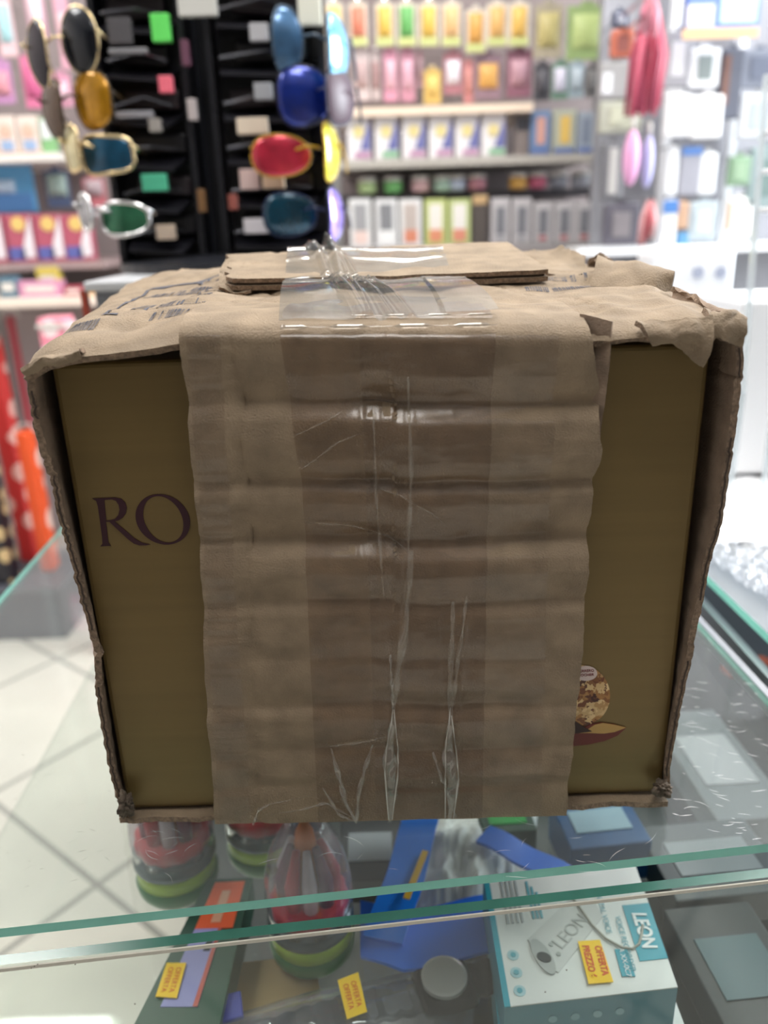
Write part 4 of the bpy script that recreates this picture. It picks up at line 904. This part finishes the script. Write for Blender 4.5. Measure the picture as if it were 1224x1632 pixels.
# left end of the wall
for i, (x0, y0, x1, y1, card, blob, nm) in enumerate(((-70, -30, -22, 60, colm(240, 130, 170), colm(250, 210, 220), 'pink'), (-16, -20, 30, 90, colm(245, 190, 200), colm(150, 215, 225), 'pale pink with aqua window'), (34, -30, 78, 60, colm(225, 150, 180), colm(250, 215, 225), 'rose'), (82, -10, 122, 110, colm(235, 150, 180), colm(245, 190, 200), 'soft pink'), (-20, 98, 26, 165, colm(200, 120, 190), colm(235, 130, 150), 'mauve and pink'), (30, 90, 74, 172, colm(240, 90, 150), colm(225, 60, 130), 'hot pink'), (80, 118, 118, 170, colm(225, 130, 170), colm(240, 180, 200), 'dusty pink'))):
    hang(x0, y0, x1, y1, '%s hanging pack on the wall left of the rack' % nm, card, blob, None, Y=WY-.04, bl=(.15, .2, .85, .75))
for i, x in enumerate((-45, -8, 28)):
    stand(x, 186, x+33, Z4, 'peach and blue doll face pack, %s from the left on the white shelf' % ORD[i], colm(240, 215, 200), [(.2, .35, .8, .85, colm(245, 180, 150), 'ball'), (.2, .08, .8, .35, colm(130, 170, 225), 'p'), (0, 0, 1, .06, colm(230, 150, 90), 'p')], group='face packs on the white shelf')
stand(64, 190, 84, Z4, 'green and white pack at the right end of the white shelf', colm(120, 200, 110), [(.1, .4, .9, .95, colm(230, 235, 235), 'p')])
stand(-70, 268, 64, Z5+.13, 'bright blue carton under the white shelf', colm(45, 150, 225), [(.05, .3, .75, .6, colm(190, 210, 235), 'p')]) if False else None
hang(-60, 266, 62, 338, 'large bright blue pack hanging under the white shelf', colm(50, 160, 235), colm(170, 205, 240), colm(40, 120, 210), Y=WY-.04, bl=(.1, .42, .72, .7))
hang(68, 272, 116, 330, 'dark blue camouflage pack beside the bright blue one', colm(45, 70, 120), colm(130, 160, 150), None, Y=WY-.04, bl=(.1, .3, .9, .9))
hang(130, 285, 172, 330, 'red and grey pack behind the silver sport glasses', colm(200, 80, 95), colm(160, 130, 140), None, Y=WY-.04, bl=(.1, .4, .9, .95))
for i, x in enumerate((-40, 8, 55, 100)):
    stand(x, 342, x+44, Z5, 'red white and blue pack with yellow ball, %s from the left on the low shelf' % ORD[i], colm(200, 60, 90), [(.42, .1, .95, .98, colm(235, 228, 238), 'wedge'), (.02, .06, .6, .32, colm(70, 80, 185), 'p'), (.25, .62, .75, .98, colm(252, 200, 80), 'ball')], group='red white and blue packs')
for i, (x0, x1, y0, col, nm) in enumerate(((0, 28, 440, colm(60, 110, 140), 'teal'), (32, 100, 448, colm(225, 130, 180), 'pink'), (60, 94, 426, colm(235, 205, 50), 'yellow'), (104, 134, 456, colm(205, 40, 70), 'red'), (138, 164, 452, colm(240, 165, 50), 'orange'))):
    z_ = Z6 if nm != 'yellow' else Z6+.062
    stand(x0, y0, x1, z_ if nm != 'yellow' else Z6, '%s small box on the cream ledge at the left' % nm, col, [(.15, .3, .85, .7, W_, 'p')], Y=WY-(.2 if nm != 'yellow' else .13), d_=.04)

# goods at the right: post, tassels, gadgets
gd = thing('gadget_stand', (.75, 2.35, FZ), 'grey pegboard stand to the right of the wall shelving, hung with gadgets', 'display stand')
pa = P(965, 0, 2.3); pb = P(1400, 0, 2.3)
MB().bx(((pa.x+pb.x)/2, 2.33, .2), (pb.x-pa.x, .03, 2.2)).build('back_panel', mat('peg_grey', rgb(140, 140, 146), .6, noise=.15, scale=6), gd)
for px in (1055, 1158): a = P(px, 300, 2.28); MB().bx((a.x, 2.285, .3), (.018, .03, 1.9)).build('upright', white_p, gd)
MB().bx((P(1010, 0, 2.25).x+.25, 2.24, P(1100, 395, 2.25).z), (.75, .14, .02)).build('shelf_board', white_p, gd)
def gadget(px0, py0, px1, py1, lab, body, face=None, Y=2.2, name='gadget_pack', cat='gadget', d_=.02, fr=(.25, .2, .75, .8), bev=.006):
    a = P(px0, py0, Y); b = P(px1, py1, Y); c_ = (a+b)/2; w_ = abs(b.x-a.x); h_ = abs(a.z-b.z)
    t = thing(name, (c_.x, Y, b.z), lab, cat); MB().bx(c_, (w_, d_, h_), None, min(bev, w_*.2)).build('casing', body, t)
    if face: facing(c_, w_, d_, h_, *fr, face, 'face_panel', t)
    MB().tube([(c_.x, Y-.012, a.z+.006), (c_.x, Y+.02, a.z+.003), (c_.x, 2.32, a.z+.003)], .0025, 6).build('peg_hook', silv, gd)
    MB().bx((c_.x, Y, a.z+.004), (w_*.3, .004, .012)).build('hang_tab', body, t)
    return t
def tassel(px0, py0, px1, py1, lab, col, col2, Y=2.0, n=9, name='ribbon_bunch', cat='ribbons'):
    a = P(px0, py0, Y); b = P(px1, py1, Y); t = thing(name, ((a.x+b.x)/2, Y, b.z), lab, cat); r_ = random.Random(px0)
    for k in range(n):
        x = a.x+(b.x-a.x)*(k+.5)/n; x0 = (a.x+b.x)/2+(x-(a.x+b.x)/2)*.4
        MB().tube([(x0, Y, a.z), (x, Y+r_.uniform(-.01, .01), a.z*.6+b.z*.4), (x-.006, Y+r_.uniform(-.01, .01), b.z+r_.uniform(0, .02))], [.003, .006, .005], 8).build('ribbon', col if k % 3 else col2, t, True)
    MB().tube([((a.x+b.x)/2, Y-.01, a.z+.004), ((a.x+b.x)/2, 2.32, a.z+.004)], .004, 6).build('peg_hook', silv, gd)
    return t
tassel(1010, 20, 1056, 186, 'bunch of long bright red ribbons hanging at the grey upright', colm(225, 50, 85), colm(190, 30, 70))
tassel(1022, -10, 1050, 60, 'short pink ribbons above the red bunch', colm(245, 140, 160), colm(230, 90, 120), Y=1.95, n=5)
tassel(1024, 320, 1044, 392, 'short red ribbons low on the gadget stand', colm(225, 75, 85), colm(240, 150, 150), n=4)
def oval(px, py, w_, h_, lab, col, Y=2.05):
    c_ = P(px, py, Y); s_ = Y/FPX; t = thing('hair_brush', c_, lab, 'hair brush'); prof = [(max(.0005, w_*s_/2*math.sin(math.pi*k/16)), -h_*s_/2*math.cos(math.pi*k/16)) for k in range(17)]
    MB().lathe(prof, c_, 24).build('brush_head', col, t, True)
    MB().tube([c_+Vector((0, 0, h_*s_/2-.004)), c_+Vector((0, 0, h_*s_/2+.03))], .004, 8).build('handle', W_, t, True)
    MB().tube([c_+Vector((0, -.006, h_*s_/2+.028)), c_+Vector((0, .27, h_*s_/2+.028))], .003, 6).build('peg_hook', silv, gd)
oval(1006, 252, 24, 76, 'glossy pink oval brush hanging under the beige pack', colm(248, 150, 215))
oval(1032, 258, 18, 72, 'lilac oval brush hanging right of the pink one', colm(170, 165, 235))
gadget(974, 48, 1008, 92, 'orange red cased gadget beside the red ribbons', colm(215, 85, 50), colm(150, 60, 50))
gadget(976, 18, 1000, 44, 'navy blue pack above the orange gadget', colm(40, 50, 90), colm(190, 195, 215))
gadget(955, 100, 1002, 158, 'grey and white earphone pack on the stand', colm(150, 148, 148), colm(225, 225, 235), fr=(.1, .15, .4, .7))
gadget(955, 162, 1020, 212, 'beige pack hanging over the pink brush', colm(165, 165, 145), colm(180, 180, 150))
gadget(960, 228, 990, 318, 'grey cable pack on the lower left of the stand', colm(95, 95, 102), colm(175, 170, 165), fr=(.3, .1, .7, .9))
gadget(962, 325, 1015, 390, 'dark cable pack at the foot of the stand', colm(75, 70, 85), colm(120, 110, 115))
gadget(1100, 78, 1142, 140, 'white framed clock gadget with grey screen', colm(250, 250, 252), colm(130, 145, 142), fr=(.26, .2, .74, .82))
gadget(1060, 50, 1096, 140, 'silver headset pack left of the white clock', colm(150, 148, 155), colm(215, 210, 215))
gadget(1062, 150, 1096, 218, 'white adapter pack under the headset', colm(245, 245, 248), colm(225, 205, 195), Y=2.18)
gadget(1104, 152, 1146, 220, 'white charger pack under the clock', colm(252, 250, 250), colm(235, 230, 228), Y=2.18)
gadget(1150, 78, 1176, 190, 'dark cable pack with brown strap', colm(75, 80, 100), colm(120, 70, 55), fr=(.1, .2, .4, .9))
gadget(1180, 80, 1240, 140, 'slate blue pack at the right edge', colm(110, 118, 140), colm(85, 95, 120))
gadget(1180, 150, 1240, 220, 'pale grey pack under the slate one', colm(205, 208, 212), colm(170, 185, 195))
gadget(1084, 234, 1112, 312, 'grey pack with a blue cap in the middle of the stand', colm(150, 150, 165), colm(60, 120, 215), fr=(.05, .82, .95, .99))
gadget(1116, 244, 1136, 310, 'slim white cable tube pack', colm(240, 242, 244), None)
gadget(1062, 235, 1076, 312, 'slim white stick pack left of the blue capped pack', colm(235, 236, 240), None)
gadget(1162, 250, 1192, 296, 'soft green pack beside the acrylic frame', colm(120, 165, 120), colm(140, 180, 135))
gadget(1055, 318, 1074, 390, 'white cable pack with blue cap', colm(235, 235, 240), colm(40, 115, 215), fr=(.02, .7, .98, .98))
gadget(1078, 322, 1094, 366, 'slim amber cable pack low on the gadget stand', colm(205, 150, 110), None)
gadget(1098, 322, 1138, 384, 'clear blue grey boxed gadget', colm(170, 185, 195), colm(200, 215, 222))
gadget(1078, 370, 1096, 392, 'small blue pack low on the stand', colm(60, 140, 205), None)
gadget(1158, 316, 1192, 378, 'bright white bulb pack with orange side', colm(255, 252, 246), colm(220, 150, 110), fr=(.02, .2, .2, .9))
gadget(1196, 235, 1240, 330, 'teal grey pack behind the acrylic frame', colm(125, 150, 150), colm(95, 125, 120))
# blue and orange poster top right
pt = thing('shop_poster', P(1150, 20, 2.1), 'blue and white poster with orange bottom band at the top right', 'poster')
a = P(1096, -60, 2.12); b = P(1206, 60, 2.12); c_ = (a+b)/2; w_ = b.x-a.x; h_ = a.z-b.z
MB().bx(c_, (w_, .006, h_)).build('board', colm(90, 130, 225), pt)
for r_, col in (((0, 0, 1, .14), colm(255, 190, 120)), ((.0, .16, .4, .45), colm(225, 220, 250)), ((.48, .2, .95, .6), colm(190, 230, 250)), ((.0, .14, .04, 1), colm(30, 50, 130))): facing(c_, w_, .006, h_, *r_, col, 'printed_panel', pt)
# white lit case in front of the stand
wc = thing('white_device_case', P(1100, 485, 1.5), 'glaring white plastic device case behind the right corner of the box', 'device case')
a = P(1042, 395, 1.5); b = P(1166, 487, 1.5); c_ = (a+b)/2
zc = b.z
MB().bx(c_+Vector((0, .05, 0)), (b.x-a.x, .10, a.z-b.z), None, .014).build('casing', mat('glare_white', (.93, .94, .96, 1), .4), wc)
for px in (1112, 1148): p = P(px, 434, 1.5); MB().lathe([(.010, 0), (.010, .003)], (p.x, 1.499, p.z), 20, Matrix.Rotation(math.pi/2, 4, 'X')).build('button', colm(175, 185, 215), wc)
# counter plinth under the case
pl = thing('white_display_plinth', (.62, 1.62, FZ), 'white display plinth carrying the glaring white case', 'plinth')
x0 = P(1030, 480, 1.45).x
MB().bx((x0+.45, 1.62, (FZ+zc-.02)/2), (.9, .34, zc-.02-FZ)).build('body', mat('plinth_white', (.85, .87, .9, 1), .5), pl)
MB().bx((x0+.45, 1.62, zc-.011), (.92, .36, .018)).build('top_board', mat('plinth_dark', (.25, .27, .32, 1), .4), pl)
# tall white box on the neighbouring counter and the white sheet in front of it
wb2 = thing('white_carton', (.62, 1.05, 0), 'tall plain white carton glaring in daylight at the right edge', 'carton')
a = P(1186, 480, 1.0); MB().bx((a.x+.12, 1.08, a.z/2+.007), (.24, .15, a.z-.014), None, .006).build('carton_body', mat('glare_white', (.93, .94, .96, 1), .4), wb2)
MB().bx((a.x+.12, 1.08, a.z+.0006), (.236, .03, .001)).build('tape_strip', colm(225, 228, 232), wb2)
ws = thing('white_paper_sheet', (.55, .92, .006), 'large white sheet of wrapping paper lying on the right glass counter', 'paper sheet')
qq = [Z(1085, 866, .002), Z(1320, 884, .002), Z(1290, 672, .002), Z(1120, 674, .002)]
sheet('paper', lambda u, v: qlerp(qq, u, v)+Vector((0, 0, .004+abs(noz(u*2, v*2, 0, 1.6))*.008)), 50, 50, .0006, mat('paper_white', (.92, .93, .95, 1), .6), ws)
pb2 = thing('clear_plastic_bag', (.4, .78, .001), 'crumpled clear plastic bag at the edge of the right glass counter', 'plastic bag')
qq2 = [Z(1100, 915, .002), Z(1290, 985, .002), Z(1290, 872, .002), Z(1100, 862, .002)]
qq2[0] = r0+Vector((.008, .02, .002)); qq2[1] = r1+Vector((.03, -.0, .002))
sheet('film', lambda u, v: qlerp(qq2, u, v)+Vector((0, 0, .003+abs(noz(u*3, v*3, 4, 2.2, 4))*.012)), 80, 60, 0, clear('bag_crumple', (.85, .88, .92, 1), .12, 1.5, .3, (.75, .8, .86, 1), 2.5), pb2)
# acrylic ladder frame at the right edge
ac = thing('acrylic_frame', (.5, 1.0, 0), 'clear acrylic rack with slim white rungs, right of the box', 'rack')
acm = clear('acrylic_bar', (.85, .9, .92, 1), .1, 1.5, .45, (.9, .93, .95, 1), 2.5)
tp, bt = P(1222, 120, 1.0), P(1183, 625, .9)
MB().tube([tp, bt], .004, 8).build('upright', acm, ac); tp2, bt2 = P(1290, 120, 1.0), P(1238, 625, .9)
MB().tube([tp2, bt2], .004, 8).build('upright', acm, ac)
for k in (.18, .30, .42): MB().tube([tp.lerp(bt, k), tp2.lerp(bt2, k)], .003, 8).build('rung', white_p, ac)
MB().tube([bt, Vector((bt.x, bt.y, .003))], .004, 8).build('foot', acm, ac); MB().tube([bt2, Vector((bt2.x, bt2.y, .003))], .004, 8).build('foot', acm, ac)

# ------------------------------------------------------------------ wrapped things on the floor side at the left
def dotmat(name, base, dot, scale):
    m = bpy.data.materials.new(name); m.use_nodes = True; nt = m.node_tree; b = nt.nodes['Principled BSDF']
    tc = nt.nodes.new('ShaderNodeTexCoord'); v = nt.nodes.new('ShaderNodeTexVoronoi'); v.inputs['Scale'].default_value = scale; v.inputs['Randomness'].default_value = .5
    nt.links.new(tc.outputs['Object'], v.inputs[0]); r = nt.nodes.new('ShaderNodeValToRGB'); r.color_ramp.interpolation = 'CONSTANT'
    r.color_ramp.elements[0].color = dot; r.color_ramp.elements[1].color = base; r.color_ramp.elements[1].position = .33
    nt.links.new(v.outputs['Distance'], r.inputs[0]); nt.links.new(r.outputs[0], b.inputs['Base Color']); b.inputs['Roughness'].default_value = .4; return m
def bagbox(px0, py0, px1, py1, Y, d_, lab, m, name='gift_bag', hs=(.5, .8, .5, 1)):
    a = P(px0, py0, Y); b = P(px1, py1, Y); x0, x1 = a.x, b.x; z1 = a.z
    t = thing(name, ((x0+x1)/2, Y+d_/2, BZ), lab, 'gift bag')
    mb_ = MB().bx(((x0+x1)/2, Y+d_/2, (z1+BZ)/2), (x1-x0, d_, z1-BZ), None, .008); mb_.build('bag_body', m, t)
    cx_ = (x0+x1)/2
    MB().tube([(cx_-.03, Y+d_/2, z1-.004), (cx_-.02, Y+d_/2, z1+.02), (cx_+.02, Y+d_/2, z1+.02), (cx_+.03, Y+d_/2, z1-.004)], .003, 6).build('handle', W_, t)
    return t
BZ = -.71
lst = thing('low_dark_stand', (-1.25, 2.52, FZ), 'low dark stand carrying the gift bags left of the box', 'stand')
xl, xr = P(-150, 900, 2.3).x, P(84, 900, 2.3).x
MB().bx(((xl+xr)/2, 2.465, (FZ+BZ-.02)/2), (xr-xl, .33, BZ-.02-FZ)).build('body', mat('stand_dark', (.05, .06, .08, 1), .4), lst)
MB().bx(((xl+xr)/2, 2.465, BZ-.010), (xr-xl+.02, .35, .018)).build('top_board', mat('stand_top', (.12, .13, .16, 1), .4), lst)
bagbox(-110, 655, 14, 900, 2.32, .07, 'dark gift bag with cream dots at the left edge', dotmat('dots_dark', rgb(28, 28, 38), rgb(215, 190, 140), 14))
bagbox(-40, 540, 60, 900, 2.50, .06, 'red gift bag with pale dots left of the box', dotmat('dots_red', rgb(212, 60, 58), rgb(245, 190, 180), 10))
bagbox(22, 690, 84, 900, 2.41, .06, 'orange gift bag with white dots in front of the red one', dotmat('dots_orange', rgb(235, 90, 40), rgb(250, 215, 200), 9))
bagbox(6, 505, 50, 700, 2.60, .05, 'plain crimson gift bag standing behind the dotted red one', colm(190, 35, 48))
for (px0, py0, px1, nm, m_, Y) in ((58, 508, 100, 'pink flowered gift box on the floor ledge behind the bags', dotmat('dots_pink', rgb(245, 150, 170), rgb(250, 235, 235), 12), 2.18), (104, 520, 150, 'pale pink gift box on the floor ledge right of the flowered one', colm(240, 190, 200), 2.18)):
    a = P(px0, py0, Y); b = P(px1, py0, Y); t = thing('gift_box', ((a.x+b.x)/2, Y+.04, FZ), nm, 'gift box')
    MB().bx(((a.x+b.x)/2, Y+.04, (a.z+FZ)/2), (b.x-a.x, .08, a.z-FZ), None, .004).build('box_body', m_, t)
    MB().bx(((a.x+b.x)/2, Y+.04, a.z-.02), (b.x-a.x+.006, .086, .012)).build('ribbon', W_, t)
